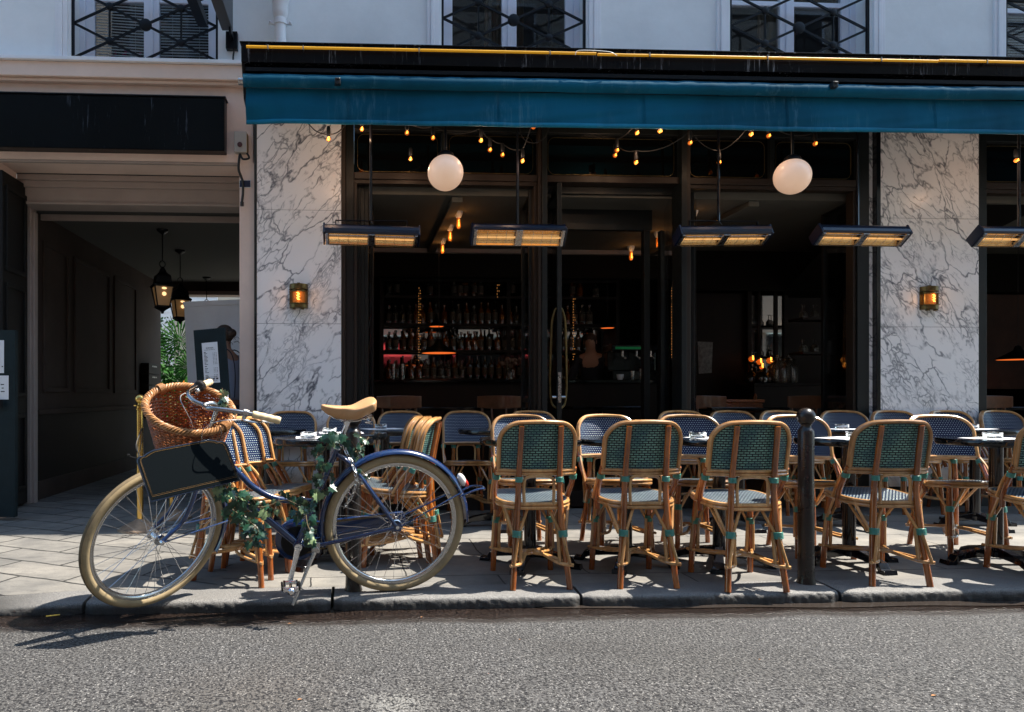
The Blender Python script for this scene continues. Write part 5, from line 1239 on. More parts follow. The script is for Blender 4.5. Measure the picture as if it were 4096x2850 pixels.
    m.tube(spline([(-.175, -.190, .128), (-.10, -.14, .132), (-.03, -.0, .152), (.03, -.0, .152), (.10, -.14, .132), (.175, -.190, .128)], 6), .0095, 8)
    for s_ in (-1, 1): m.tube(spline([(s_ * .182, -.20, .13), (s_ * .12, -.06, .138), (s_ * .06, .03, .152), (-s_ * .06, .10, .150), (-s_ * .150, .25, .135)], 5), .0085, 8)
    m.build('stretcher', M['cane'], t, smooth=True)
    # teal bindings, each on the piece it wraps
    def bind(par, c, d, r_, n):
        m = MB(); c, d = V(c), V(d).normalized(); u = d.orthogonal().normalized(); w_ = d.cross(u); vs = []; k = 12; prof = []
        for i in range(n):
            z0 = (i - n / 2) * .0072
            prof += [(z0 + .0004, 0.), (z0 + .0024, .0030), (z0 + .0048, .0030), (z0 + .0068, 0.)]
        for z, g in prof:
            for j in range(k): a = 2 * pi * j / k; vs.append(c + d * z + (u * cos(a) + w_ * sin(a)) * (r_ + g))
        m.add(vs, [(i * k + j, i * k + (j + 1) % k, (i + 1) * k + (j + 1) % k, (i + 1) * k + j) for i in range(len(prof) - 1) for j in range(k)])
        m.build('binding', M['binding'], par, smooth=True, ang=70)
    for (kind, s_), par in legs_.items():
        if kind == 'rear': bind(par, (s_ * .122, .216, .285), (-s_ * .08, -.1, 1), .0225, 5); bind(par, (s_ * .1075, .203, .568), (0, 0, 1), .0185, 4)
        elif kind == 'front': bind(par, (s_ * .156, -.160, .30), (-s_ * .05, .1, 1), .0205, 5)
        else: bind(par, (s_ * .2085, .108, .575), (0, .4, 1), .0175, 4)
    return t
ch = rattan_chair(); index_kids()
first = [True]
def chair(p, rz, lab, grp, dz=0, tilt=None):
    place(ch, (p.x, p.y, dz), rz, lab, grp, first=first[0], tilt=tilt); first[0] = False
gf = 'rattan chairs along the kerb with their backs to the street'
for (px, py), rz, lab in (((540, 588.8), .0, 'rattan chair with its back to the street, next to the rear wheel of the bicycle'), ((648, 587.5), -.03, 'rattan chair with its back to the street, second from the bicycle'),
                          ((758, 591), -.06, 'rattan chair with its back to the street, just left of the free standing bollard'), ((902, 585.5), -.09, 'rattan chair with its back to the street, just right of the free standing bollard')):
    p = G(px, py) + V((0, .225, 0)); chair(p, pi + rz + random.uniform(-.015, .015), lab, gf)
chair(D(1041, 4.05), pi - .24, 'rattan chair with its back to the street, cut by the right edge of the view', gf)
gm = 'rattan chairs facing the street across the front tables'
for px, d, rz, lab in ((528, 4.80, .04, 'rattan chair facing the street, hidden behind the first chair along the kerb'), (616, 4.82, .03, 'rattan chair facing the street behind the table between the first two kerb chairs'),
                       (696, 4.76, -.16, 'rattan chair facing the street, turned a little, between the second and third kerb chairs'), (810, 4.66, -.10, 'rattan chair facing the street behind the free standing bollard'), (958, 4.68, -.12, 'rattan chair facing the street in front of the right marble pier')):
    chair(D(px, d), rz, lab, gm)
gb = 'back row of rattan chairs against the cafe front'
where = ['half hidden behind the handlebar grip', 'below the left marble pier', 'behind the bicycle saddle', 'at the left end of the left window bay', 'at the right end of the left window bay', 'at the entrance post, its top just visible', 'at the left end of the right window bay',
         'before the wicker bread basket', 'behind the ball of the free standing bollard', 'at the right end of the right window bay', 'at the left edge of the right marble pier', 'at the right edge of the right marble pier', 'before the window beyond the right marble pier']
for px, w_ in zip((242, 291, 352, 404, 469, 538, 689, 742, 794, 855, 908, 967, 1019), where):
    p = W(px, 400, 6.10); chair(V((p.x, 6.10, 0)), random.uniform(-.10, .10), 'back row rattan chair ' + w_, gb)
gl = 'rattan chairs stacked left of the round table, facing it'; gr = 'rattan chairs stacked right of the round table, facing it'
base = D(247, 4.02)
for k, lab in enumerate(('nearest chair of the stack left of the round table, right behind the blank plate', 'middle chair of the stack left of the round table', 'rear sunlit chair of the stack left of the round table')):
    chair(base + V((.055 * k, .17 * k, 0)), R(64 + (4, -2, 3)[k]), lab, gl)
base = D(398, 4.40)
for k, lab in enumerate(('nearest chair of the group right of the round table, seen through the rear wheel', 'middle chair of the group right of the round table', 'rearmost chair of the group right of the round table')):
    chair(base + V((-.045 * k, .13 * k, 0)), R(-97 + (-3, 2, 4)[k]), lab, gr)

# ------------------------------------------------------------------ tables, ashtrays, paper menus
def table():
    t = thing('round_table', '', 'table')
    m = MB(); m.lathe([(.001, .715), (.292, .715), (.298, .72), (.300, .728), (.300, .745), (.296, .752), (.001, .753)], 56); m.build('tabletop', M['table_black'], t, smooth=True)
    m = MB(); m.tube([(0, 0, .05), (0, 0, .715)], .036, 20); m.lathe([(.05, .05), (.05, .08), (.037, .09)], 20); m.box(-.12, .12, -.02, .02, .70, .714); m.box(-.02, .02, -.12, .12, .70, .713); m.build('pedestal', M['black_gloss'], t, smooth=True, ang=30)
    for k in range(4):
        a = R(45 + 90 * k); Mx = Matrix.Rotation(a, 4, 'Z'); m = MB(); pr = [(.03, .085), (.10, .075), (.19, .055), (.245, .035), (.265, .0), (.30, .0)]
        up = [(.03, .05, .022), (.12, .045, .024), (.20, .035, .027), (.235, .02, .03), (.25, -.0, .034), (.305, -.0, .036)]
        vs = []
        for (x, z), (x2, z2, w_) in zip(pr, up): vs += [(x, -w_, z + .022), (x, w_, z + .022), (x2, w_, max(z2 - .0, 0)), (x2, -w_, max(z2, 0))]
        k_ = len(pr); m.add(vs, [(4 * i + j, 4 * i + 4 + j, 4 * i + 4 + (j + 1) % 4, 4 * i + (j + 1) % 4) for i in range(k_ - 1) for j in range(4)] + [(3, 2, 1, 0), (4 * k_ - 4, 4 * k_ - 3, 4 * k_ - 2, 4 * k_ - 1)])
        m.build('foot', M['black_gloss'], t, M=Mx, bevel=.004)
    return t
tb = table(); index_kids(); ft = [True]
ash = thing('ashtray', '', 'ashtray'); m = MB(); m.lathe([(.040, 0), (.048, .004), (.050, .034), (.044, .035), (.040, .012), (.001, .010)], 24); m.build('bowl', mat('ash_glass', (.90, .95, .96), .02, tr=1), ash, smooth=True)
m = MB(); [m.box(-.006, .006, .040, .052, .028, .0365, M=Matrix.Rotation(R(120 * k + 30), 4, 'Z')) for k in range(3)]; m.build('notch', M['lens'], ash)
pm = MB().add([(-.15, -.105, .001), (.15, -.105, .001), (.15, .105, .001), (-.15, .105, .001), (-.15, -.105, 0), (.15, -.105, 0), (.15, .105, 0), (-.15, .105, 0)], [(0, 1, 2, 3), (7, 6, 5, 4), (0, 4, 5, 1), (1, 5, 6, 2), (2, 6, 7, 3), (3, 7, 4, 0)]).build('paper_menu', M['paper'])
index_kids(); fa = [True]; fp_ = [True]
def put_table(px, d, lab, grp, things=True, rz=.3, sc=1, who='', off=(.05, -.02)):
    p = D(px, d); place(tb, p, rz, lab, grp, first=ft[0]); ft[0] = False
    if things:
        o = place(ash, (p.x + off[0], p.y + off[1], .7545), rz, 'clear glass ashtray on the ' + who, 'glass ashtrays', first=fa[0]); fa[0] = False
        if fp_[0]: q = pm
        else: q = pm.copy(); COL.objects.link(q)
        fp_[0] = False; q.location = (p.x - .02, p.y, .7532); q.rotation_euler = (0, 0, rz * .6 - .1); tag(q, 'white paper menu under the ashtray on the ' + who, 'menu', 'paper menus on the tables')
gt = 'round black tables of the front row'; gt2 = 'round black tables of the back row'
put_table(324, 4.42, 'round black table between the stacked chairs, behind the bicycle frame', gt, who='table behind the bicycle frame', off=(-.09, -.06))
put_table(344, 5.0, 'round black table just behind the one at the bicycle, left of the bollard', gt, who='table behind the saddle tube', off=(-.10, -.04))
put_table(530, 4.34, 'round black table hidden by the kerb chair next to the rear wheel', gt, False)
put_table(626, 4.36, 'round black table between the first and second kerb chairs', gt, False)
put_table(719, 4.36, 'round black table between the second and third kerb chairs', gt, who='table left of the third kerb chair', off=(-.13, .0))
put_table(849, 4.36, 'round black table right behind the free standing bollard', gt, who='table behind the bollard', off=(.08, .06), rz=.9)
put_table(996, 4.33, 'round black table at the right edge, right of the last kerb chair', gt, who='table at the right edge', off=(-.02, 0), rz=.7)
for px, who, th_ in ((268, 'back table below the left marble pier', 0), (385, 'back table before the left window bay', 1), (497, 'back table before the entrance post', 0), (740, 'back table left of the bollard', 1), (846, 'back table right of the bollard', 1), (975, 'back table before the right marble pier', 1)):
    put_table(px, 5.62, 'round black ' + who, gt2, bool(th_), who=who, off=(-.03, 0), rz=.78)
# ------------------------------------------------------------------ bicycle
BK = thing('bicycle', 'dark blue bicycle with cream tyres, wicker basket and blank black plate on its stand', 'bicycle', (.19, 3.735, 0))
BK.rotation_euler = Euler((R(9), 0, R(8.1)), 'XYZ')
BM = Matrix.Translation((.19, 3.735, 0)) @ Euler((R(9), 0, R(8.1)), 'XYZ').to_matrix().to_4x4(); BI = BM.inverted()
RW = .362
hA, hB = V((-.985, 0, .63)), V((-.928, 0, .80)); sa = (hB - hA).normalized()
STEER = Matrix.Translation(hA) @ Matrix.Rotation(R(37), 4, sa) @ Matrix.Translation(-hA)
FH = V((-1.175, 0, RW))
def wheel(name, c, Mx=None, hubr=.017):
    w = bpy.data.objects.new(name, None); COL.objects.link(w); w.parent = BK
    Tm = Matrix.Translation(c) if Mx is None else Mx @ Matrix.Translation(c)
    # whole tyre: cross-section ring, tread band and cream walls
    m = MB(); n = 72; sec = [(.0235, -.0), ]
    def ring(mb, R0, prof, mi):
        k = len(prof); vs = []
        for i in range(n):
            a = 2 * pi * i / n
            for dr, dy in prof: vs.append(((R0 + dr) * cos(a), dy, (R0 + dr) * sin(a)))
        mb.add(vs, [(i * k + j, ((i + 1) % n) * k + j, ((i + 1) % n) * k + j + 1, i * k + j + 1) for i in range(n) for j in range(k - 1)], mi)
    rt = RW - .0235
    ring(m, rt, [(.0235 * cos(R(a)), .0215 * sin(R(a))) for a in range(-34, 35, 17)], 1)
    ring(m, rt, [(.0230 * cos(R(a)), .0213 * sin(R(a))) for a in range(34, 165, 18)], 0)
    ring(m, rt, [(.0230 * cos(R(-a)), .0213 * sin(R(-a))) for a in range(160, 33, -18)], 0)
    m.build('tyre', [M['tyre'], M['tread']], w, M=Tm, smooth=True, ang=70)
    m = MB(); ring(m, RW - .043, [(.0, -.013), (-.004, -.0135), (-.014, -.012), (-.020, -.006), (-.021, 0), (-.020, .006), (-.014, .012), (-.004, .0135), (0, .013)], 0); m.build('rim', M['rim_steel'], w, M=Tm, smooth=True, ang=70)
    m = MB(); ns = 36; ro = RW - .062
    for i in range(ns):
        a = 2 * pi * i / ns; s_ = 1 if i % 2 else -1; b = a + (R(70) if (i // 2) % 2 else -R(70))
        m.tube([(.021 * cos(b), s_ * .030, .021 * sin(b)), (ro * cos(a), s_ * .002, ro * sin(a))], .00125, 4)
    m.build('spokes', M['chrome'], w, M=Tm)
    m = MB(); Ry = Matrix.Rotation(R(90), 4, 'X'); m.lathe([(.026, -.036), (.027, -.034), (.026, -.031), (hubr, -.027), (hubr * .9, 0), (hubr, .027), (.026, .031), (.027, .034), (.026, .036)], 20, M=Ry); m.tube([(0, -.062, 0), (0, .062, 0)], .0055, 8); m.lathe([(.001, .070), (.009, .068), (.011, .058), (.011, .05), (.001, .05)], 10, M=Ry); m.build('hub', M['chrome'], w, M=Tm, smooth=True)
    m = MB(); a = R(120); m.tube([((ro - .0) * cos(a), 0, ro * sin(a)), ((ro - .03) * cos(a), 0, (ro - .03) * sin(a))], .004, 6); m.build('valve', M['black_plastic'], w, M=Tm)
    return Tm
TR = wheel('rear_wheel', V((0, 0, RW)), hubr=.03)
TF = wheel('front_wheel', FH, STEER)
BB = V((-.492, 0, .275)); SL = V((-.300, 0, .765))
def part(mb, name, mt, Mx=None, **k): return mb.build(name, mt, BK, M=Mx, **k)
m = MB()
m.tube([BB, BB.lerp(SL, .5), SL, SL + (SL - BB).normalized() * .02], [.0165, .0155, .0155, .018], 14)
m.tube([hA - sa * .02, hB + sa * .02], .021, 14)
m.tube(spline([BB + V((0, 0, .0)), V((-.70, 0, .455)), hA + sa * .015], 8), .0185, 14)
m.tube(spline([hB - sa * .03, V((-.80, 0, .665)), V((-.70, 0, .565)), V((-.58, 0, .505)), BB.lerp(SL, .44)], 8), .0155, 12)
m.tube([BB + V((0, -.034, 0)), BB + V((0, .034, 0))], .024, 14)
for s_ in (-1, 1):
    m.tube(spline([BB + V((.02, s_ * .02, 0)), V((-.36, s_ * .045, .285)), V((-.02, s_ * .060, RW - .004))], 6), .0105, 10)
    m.tube(spline([SL + V((0, s_ * .012, -.04)), V((-.22, s_ * .035, .66)), V((-.01, s_ * .060, RW + .01))], 6), .0095, 10)
m.tube([V((-.245, -.035, .69)), V((-.245, .035, .69))], .008, 8)
m.box(-.03, .02, -.064, -.058, RW - .02, RW + .02); m.box(-.03, .02, .058, .064, RW - .02, RW + .02)
part(m, 'frame', M['bike_blue'], smooth=True)
m = MB(); m.lathe([(.0225, -.01), (.024, 0), (.0225, .01)], 14, M=Matrix.Translation(hA) @ sa.to_track_quat('Z', 'Y').to_matrix().to_4x4()); m.lathe([(.0225, -.01), (.024, 0), (.0225, .012)], 14, M=Matrix.Translation(hB) @ sa.to_track_quat('Z', 'Y').to_matrix().to_4x4()); part(m, 'headset', M['chrome'], smooth=True)
# fork (steered)
cr = hA - sa * .045
m = MB(); m.tube([cr + V((0, -.052, 0)), cr + V((0, .052, 0))], .014, 10); m.tube([cr, hA], .017, 10)
for s_ in (-1, 1): m.tube(spline([cr + V((0, s_ * .050, .012)), cr + V((-.035, s_ * .056, -.08)), cr + V((-.075, s_ * .058, -.15)), FH + V((.035, s_ * .056, .025)), FH + V((0, s_ * .054, 0))], 6), [.0135] * 12 + [.011] * 6 + [.0095] * 7, 10)
part(m, 'fork', M['bike_blue'], STEER, smooth=True)
# mudguards
def guard(c, a0, a1, Mx, stays, flap=False):
    m = MB(); n = 48; rr = RW + .020; prof = [(-.014, -.029), (-.006, -.026), (.002, -.017), (.006, 0), (.002, .017), (-.006, .026), (-.014, .029), (-.014, .0285), (.0, .0165), (.004, 0), (.0, -.0165), (-.014, -.0285)]; k = len(prof); vs = []
    for i in range(n + 1):
        a = R(a0 + (a1 - a0) * i / n)
        for dr, dy in prof: vs.append((c.x + (rr + dr) * cos(a), dy, c.z + (rr + dr) * sin(a)))
    m.add(vs, [(i * k + j, (i + 1) * k + j, (i + 1) * k + (j + 1) % k, i * k + (j + 1) % k) for i in range(n) for j in range(k)] + [tuple(range(k))[::-1], tuple(range(n * k, n * k + k))])
    g_ = part(m, 'mudguard', M['bike_blue'], Mx, smooth=True, ang=60)
    m = MB()
    for a in stays:
        a = R(a)
        for s_ in (-1, 1): m.tube([(c.x + .01, s_ * .062, c.z), (c.x + (rr - .008) * cos(a), s_ * .031, c.z + (rr - .008) * sin(a))], .0042, 6)
    m.build('mudguard_stay', M['bike_blue'], g_, M=Mx, smooth=True)
guard(V((0, 0, RW)), 196, 0.5, None, (26,))
guard(FH, 62, -30, STEER, (-2, ))
m = MB(); m.tube(spline([(.325, -.030, .50), (.40, -.036, .535), (.455, -.02, .54), (.465, 0, .53), (.455, .02, .54), (.40, .036, .535), (.325, .030, .50)], 6), .0055, 8); part(m, 'rear_bumper', M['bike_blue'], smooth=True)
m = MB(); a = R(33); c_ = V((cos(a), 0, sin(a))) * (RW + .045) + V((0, 0, RW)); u = V((-sin(a), 0, cos(a)))
m.ball((0, 0, 0), .026, 12, 8, (.8, .85, 1.45), M=Matrix.Translation(c_) @ Matrix.Rotation(R(-28), 4, 'Y')); part(m, 'tail_lamp', M['lens'], smooth=True)
m = MB(); m.ball((0, 0, 0), .018, 10, 8, (.8, 1, 1.3), M=Matrix.Translation(c_ - u * .022 + V((.010, 0, 0))) @ Matrix.Rotation(R(-28), 4, 'Y')); part(m, 'tail_reflector', M['reflector'], smooth=True)
# chain case behind, crank, pedals
m = MB(); Ry = Matrix.Rotation(R(90), 4, 'X')
m.lathe([(.001, .022), (.095, .022), (.108, .012), (.110, 0), (.001, 0)], 40, M=Matrix.Translation(BB + V((0, .062, 0))) @ Ry)
m.prism([(BB.x, BB.z - .075), (0.05, RW - .045), (.07, RW), (.05, RW + .045), (BB.x, BB.z + .085)], .048, .066); part(m, 'chain_case', M['bike_blue'], smooth=True, bevel=.003)
m = MB(); m.lathe([(.001, .003), (.080, .003), (.080, 0), (.001, 0)], 36, M=Matrix.Translation(BB + V((0, .030, 0))) @ Ry); part(m, 'chainring', M['black_metal'])
m = MB()
for dz in (-1, 1):
    for i in range(64):
        f = i / 63; x = BB.x + .0 + (0.0 - BB.x) * f; z = BB.z + dz * .078 * (1 - f) + (RW + dz * .034 - BB.z) * f
        m.box(x - .0025, x + .0025, .036, .044, z - .004, z + .004)
part(m, 'chain', M['old_brass'])
def crank(s_, ang, nm='crank'):
    d = V((cos(R(ang)), 0, sin(R(ang)))); a = BB + V((0, s_ * .052, 0)); e = a + d * .17 + V((0, s_ * .018, 0))
    m = MB(); m.tube([a, a.lerp(e, .5), e], [.0165, .011, .0135], 10); m.tube([BB + V((0, s_ * .035, 0)), a + V((0, s_ * .008, 0))], .019, 14); o = part(m, nm, M['chrome'], smooth=True)
    p = e + V((0, s_ * .058, 0)); m = MB(); m.tube([e, p + V((0, s_ * .045, 0))], .0075, 8); m.lathe([(.001, .0), (.016, .002), (.018, .01), (.012, .02), (.001, .02)], 12, M=Matrix.Translation(p + V((0, s_ * .058, 0))) @ (Ry if s_ < 0 else Matrix.Rotation(R(-90), 4, 'X')))
    for sx in (-1, 1): m.box(p.x + sx * .030 - .006, p.x + sx * .030 + .006, p.y - .042, p.y + .042, p.z - .014, p.z + .014)
    for yy in (-.042, .042): m.box(p.x - .03, p.x + .03, p.y + yy - .004, p.y + yy + .004, p.z - .010, p.z + .010)
    m.build('pedal', M['chrome'], o, bevel=.003)
    m = MB(); m.box(p.x - .046, p.x - .037, p.y - .035, p.y + .035, p.z - .011, p.z + .011); m.box(p.x + .037, p.x + .046, p.y - .035, p.y + .035, p.z - .011, p.z + .011); m.build('pedal_rubber', M['black_plastic'], o, bevel=.003)
crank(-1, -103); crank(1, 77)
# kick stand
foot = BI @ G(292.5, 605.5)
top = V((-.405, -.045, .262))
m = MB(); m.tube([top, top.lerp(foot, .12), top.lerp(foot, .55), foot], [.013, .0105, .0078, .0068], 8); m.box(top.x - .02, top.x + .02, top.y - .012, top.y + .012, top.z - .02, top.z + .035); m.tube([top + V((0, -.018, 0)), top + V((0, .02, 0))], .014, 10); part(m, 'kick_stand', M['steel'], smooth=True, bevel=.002)
# seat post, saddle
SP = SL + (SL - BB).normalized() * .135
m = MB(); m.tube([SL, SP], .0128, 12); m.tube([SP + V((-.01, -.024, -.005)), SP + V((-.01, .024, -.005))], .013, 10); part(m, 'seat_post', M['chrome'], smooth=True)
m = MB(); m.lathe([(.019, -.012), (.021, 0), (.019, .012)], 14, M=Matrix.Translation(SL) @ (SL - BB).to_track_quat('Z', 'Y').to_matrix().to_4x4()); m.tube([SL + V((.012, -.02, 0)), SL + V((.012, .02, 0))], .005, 6); part(m, 'seat_clamp', M['chrome'], smooth=True)
sc_ = SP + V((0.01, 0, .025)); m = MB(); nl, nw = 22, 14; vs = []
for i in range(nl + 1):
    t = i / nl; x = -.145 + .27 * t
    hwid = .018 + .012 * sm(t / .25) + .068 * sm((t - .35) / .42); hwid *= sqrt(max(0.05, 1 - max(0, (t - .88) / .12) ** 2 * .8)) * sqrt(max(.15, min(1, t / .06)))
    zt = .052 - .018 * sm(t / .12) * 0 + .012 * sin(t * pi * .9 + .2) * -1 + .030 * sm((t - .55) / .4); drop = .040 + .032 * sm(t / .4) - .010 * sm((t - .6) / .4)
    if t < .05: drop *= .6
    for j in range(nw):
        a = 2 * pi * j / nw; c, s = cos(a), sin(a)
        y = hwid * (abs(c) ** .7) * (1 if c > 0 else -1); z = zt + (.012 * s if s > 0 else drop * s * (1 if abs(c) > .3 else .6))
        vs.append((x, y, z))
m.add(vs, [(i * nw + j, (i + 1) * nw + j, (i + 1) * nw + (j + 1) % nw, i * nw + (j + 1) % nw) for i in range(nl) for j in range(nw)] + [tuple(range(nw)), tuple(range(nl * nw + nw - 1, nl * nw - 1, -1))])
sd = part(m, 'saddle', M['leather'], Matrix.Translation(sc_), smooth=True, ang=75)
sub = sd.modifiers.new('sub', 'SUBSURF'); sub.levels = sub.render_levels = 1
m = MB()
for s_ in (-1, 1):
    m.tube([sc_ + V(p) for p in spline([(-.11, s_ * .008, .012), (-.04, s_ * .020, -.018), (.04, s_ * .022, -.016), (.10, s_ * .045, .02)], 5)], .0038, 6)
    m.tube([sc_ + V((.085 + .017 * cos(a), s_ * .045 + .017 * sin(a), -.032 + i * .0035)) for i, a in enumerate([R(60 * q) for q in range(16)])], .0035, 5)
part(m, 'saddle_springs', M['chrome'], smooth=True)
# handlebar, stem, grips, levers (steered)
ST = hB + sa * .175
m = MB(); m.tube([hB, ST], .0118, 12); m.tube(spline([ST, ST + V((-.03, 0, .022)), ST + V((-.075, 0, .020))], 4), .013, 10)
bc_ = ST + V((-.075, 0, .020))
bar = {}
for s_ in (-1, 1):
    path = spline([bc_, bc_ + V((-.025, s_ * .05, .010)), bc_ + V((-.018, s_ * .11, .025)), bc_ + V((.05, s_ * .17, .022)), bc_ + V((.11, s_ * .21, .012)), bc_ + V((.13, s_ * .225, .008))], 8)
    m.tube(path, .0112, 12); bar[s_] = path
part(m, 'handlebar', M['bar_chrome'], STEER, smooth=True)
for s_ in (-1, 1):
    a = bar[s_][-1]; d = (bar[s_][-1] - bar[s_][-5]).normalized(); m = MB(); pts = [a - d * .015 + d * .130 * i / 24 for i in range(25)]
    m.tube(pts, [.0155 + .0022 * abs(sin(i * .52)) for i in range(25)], 14); part(m, 'grip', M['grip'], STEER, smooth=True, ang=80)
    p0 = a - d * .045
    m = MB(); m.tube([p0, p0 + V((-.012, s_ * .002, -.03))], .010, 8); m.tube(spline([p0 + V((-.02, s_ * .012, -.028)), p0 + V((.02, s_ * .035, -.036)), p0 + V((.08, s_ * .040, -.044)), p0 + V((.13, s_ * .038, -.062))], 5), [.007] * 6 + [.0055] * 5 + [.005] * 5, 8, sq=.7); m.lathe([(.017, -.012), (.018, 0), (.017, .012)], 12, M=Matrix.Translation(p0) @ d.to_track_quat('Z', 'Y').to_matrix().to_4x4()); part(m, 'brake_lever', M['steel'], STEER, smooth=True)
    m = MB(); m.tube(spline([p0 + V((-.03, s_ * .01, -.026)), p0 + V((-.12, s_ * -.03, -.03)), bc_ + V((-.03, s_ * .05, -.10)), hB + V((-.03, s_ * .02, -.02))], 8), .0022, 6); part(m, 'brake_cable', M['steel'], STEER, smooth=True)
a = bar[1][-1]; d = (bar[1][-1] - bar[1][-5]).normalized(); m = MB(); m.lathe([(.018, -.055), (.026, -.05), (.030, -.03), (.027, -.015), (.022, -.01)], 18, M=Matrix.Translation(a - d * .01) @ d.to_track_quat('Z', 'Y').to_matrix().to_4x4()); m.ball(a - d * .05 + V((-.02, 0, -.012)), .030, 14, 10, (1, .8, .8)); part(m, 'gear_shifter', M['black_plastic'], STEER, smooth=True)
m = MB(); m.ball(a - d * .055 + V((-.02, -.026, -.014)), .014, 12, 8, (1, .5, 1)); part(m, 'bell', M['chrome'], STEER, smooth=True)
# basket: set out in world space, then stored in the bicycle's own frame
def frame(org, nrm, xdir):
    n_ = V(nrm).normalized(); x_ = (V(xdir) - n_ * V(xdir).dot(n_)).normalized(); y_ = n_.cross(x_)
    return Matrix(((x_.x, y_.x, n_.x, org.x), (x_.y, y_.y, n_.y, org.y), (x_.z, y_.z, n_.z, org.z), (0, 0, 0, 1)))
def cam2w(v): return V((v[1] * sin(TH) + v[0] * cos(TH), v[1] * cos(TH) - v[0] * sin(TH), v[2]))
bo_ = D(189.5, 3.50, 0); bo_.z = CH - (409.5 - PY) / FPX * 3.50
BF = BI @ frame(bo_, cam2w((.20, -.58, .77)), cam2w((1, 0, -.28)))
def bk_r(z, a):                            # radius of the basket at depth z below the rim
    f = -z / .25; rx = .209 - .052 * f; ry = .172 - .047 * f; return rx * cos(a), ry * sin(a)
m = MB(); rows = 25; n = 88
for i in range(rows):
    z = -.012 - .232 * i / (rows - 1); pts = []
    for k in range(n):
        a = 2 * pi * k / n; x, y = bk_r(z, a); w_ = 1 + .028 * cos(k * pi / 2 + (i % 2) * pi + .4) ; pts.append((x * w_, y * w_, z + .0016 * sin(k * 1.3 + i) + random.uniform(-.0008, .0008)))
    m.tube(pts, .0042, 5, closed=True)
for k in range(0, n, 2):
    a = 2 * pi * k / n; pts = [(bk_r(z, a)[0], bk_r(z, a)[1], z) for z in (0, -.06, -.12, -.18, -.25)]; m.tube(pts, .0036, 5)
bw = part(m, 'basket', M['wicker'], BF, smooth=True)
m = MB(); vs = []; 
for i in range(12): r0 = (i + .5) / 12; m.tube([(bk_r(-.25, 2 * pi * k / 40)[0] * r0, bk_r(-.25, 2 * pi * k / 40)[1] * r0, -.249 + .0015 * (k % 2)) for k in range(40)], .0056, 4, closed=True)
m.build('basket_bottom', M['wicker'], bw, M=BF, smooth=True)
m = MB()
for s_ in range(5):
    pts = []
    for k in range(150):
        a = 2 * pi * k / 150; x, y = bk_r(0, a); b = a * 17 + s_ * 2 * pi / 5; rr = 1 + .075 * cos(b); pts.append((x * rr, y * rr, .006 + .013 * sin(b)))
    m.tube(pts, .0052, 5, closed=True)
m.build('rim', M['wicker_rim'], bw, M=BF, smooth=True)
m = MB()
for a0 in (R(150), R(-20)):
    x, y = bk_r(0, a0)
    for k in range(5): m.tube([(x * 1.0 + (.006 * k - .012) * -sin(a0) + .024 * cos(a0) * cos(b), y + (.006 * k - .012) * cos(a0) + .024 * sin(a0) * cos(b), .006 + .024 * sin(b)) for b in [R(36 * q) for q in range(10)]], .004, 5, closed=True)
m.build('rim_wrap', M['wicker_rim'], bw, M=BF, smooth=True)
# blank plate with gold line, tied to the basket
def pw(px, py, d): p = D(px, d); return V((p.x, p.y, CH - (py - PY) / FPX * d))
A_, B_, C_, D_ = pw(136.5, 459, 3.12), pw(225.5, 441.5, 3.34), pw(239.5, 480, 3.33), pw(151, 501, 3.10)
ex = ((B_ - A_) + (C_ - D_)).normalized(); nn = ex.cross(((A_ - D_) + (B_ - C_))).normalized(); ez = nn.cross(ex) * 1
if ez.z < 0: ez = -ez
cc = (A_ + B_ + C_ + D_) / 4; PF = BI @ Matrix(((ex.x, -nn.x, ez.x, cc.x), (ex.y, -nn.y, ez.y, cc.y), (ex.z, -nn.z, ez.z, cc.z), (0, 0, 0, 1)))
def proj(p): q = p - cc; return q.dot(ex), q.dot(ez)
a, b, c, d = [proj(p) for p in (A_, B_, C_, D_)]
def platepoly(s_):
    def L2(p, q, t): return (p[0] + (q[0] - p[0]) * t, p[1] + (q[1] - p[1]) * t)
    nz_ = lambda p, dx, dz: (p[0] + dx, p[1] + dz)
    pts = [d, nz_(d, 0, 0)]
    pts = [d, L2(d, a, .90), nz_(a, .004, -.004), nz_(a, .016, .004), nz_(a, .030, .002), nz_(a, .050, .012), nz_(a, .075, .020), nz_(b, -.075, .020), nz_(b, -.050, .012), nz_(b, -.032, .002), nz_(b, -.018, .003), nz_(b, -.004, -.006), L2(c, b, .86), c]
    cx, cz = sum(p[0] for p in pts) / len(pts), sum(p[1] for p in pts) / len(pts)
    return [((p[0] - cx) * (1 - s_ / .21) + cx, (p[1] - cz) * (1 - s_ / .10) + cz) for p in pts]
yf = -.004
m = MB(); m.prism(platepoly(0), -.004, .004); pl_ = part(m, 'blank_plate', M['plate_black'], PF, bevel=.002)
m = MB()
for s_, rr in ((.010, .0007), (.0135, .0004)): m.tube([(x, -.0046, z) for x, z in platepoly(s_)], rr, 4, closed=True)
m.build('gold_line', M['gold_line'], pl_, M=PF)
m = MB(); m.tube([(x, -.0, z) for x, z in platepoly(-.001)], .0042, 6, closed=True); m.build('plate_edge', M['plate_edge'], pl_, M=PF, smooth=True)
m = MB()
for p, q in ((pw(138, 458, 3.33), pw(142, 428, 3.4)), (pw(219, 441, 3.4), pw(220.5, 428, 3.4))):
    for k in (-1, 1): m.tube([BI @ v for v in spline([p, p.lerp(q, .5) + V((k * .008, -.004, 0)), q], 5)], .0018, 5)
m.tube([BI @ v for v in spline([pw(142, 428, 3.4), pw(136, 445, 3.33), pw(140, 456, 3.33), pw(146, 462, 3.33)], 5)], .0022, 5)
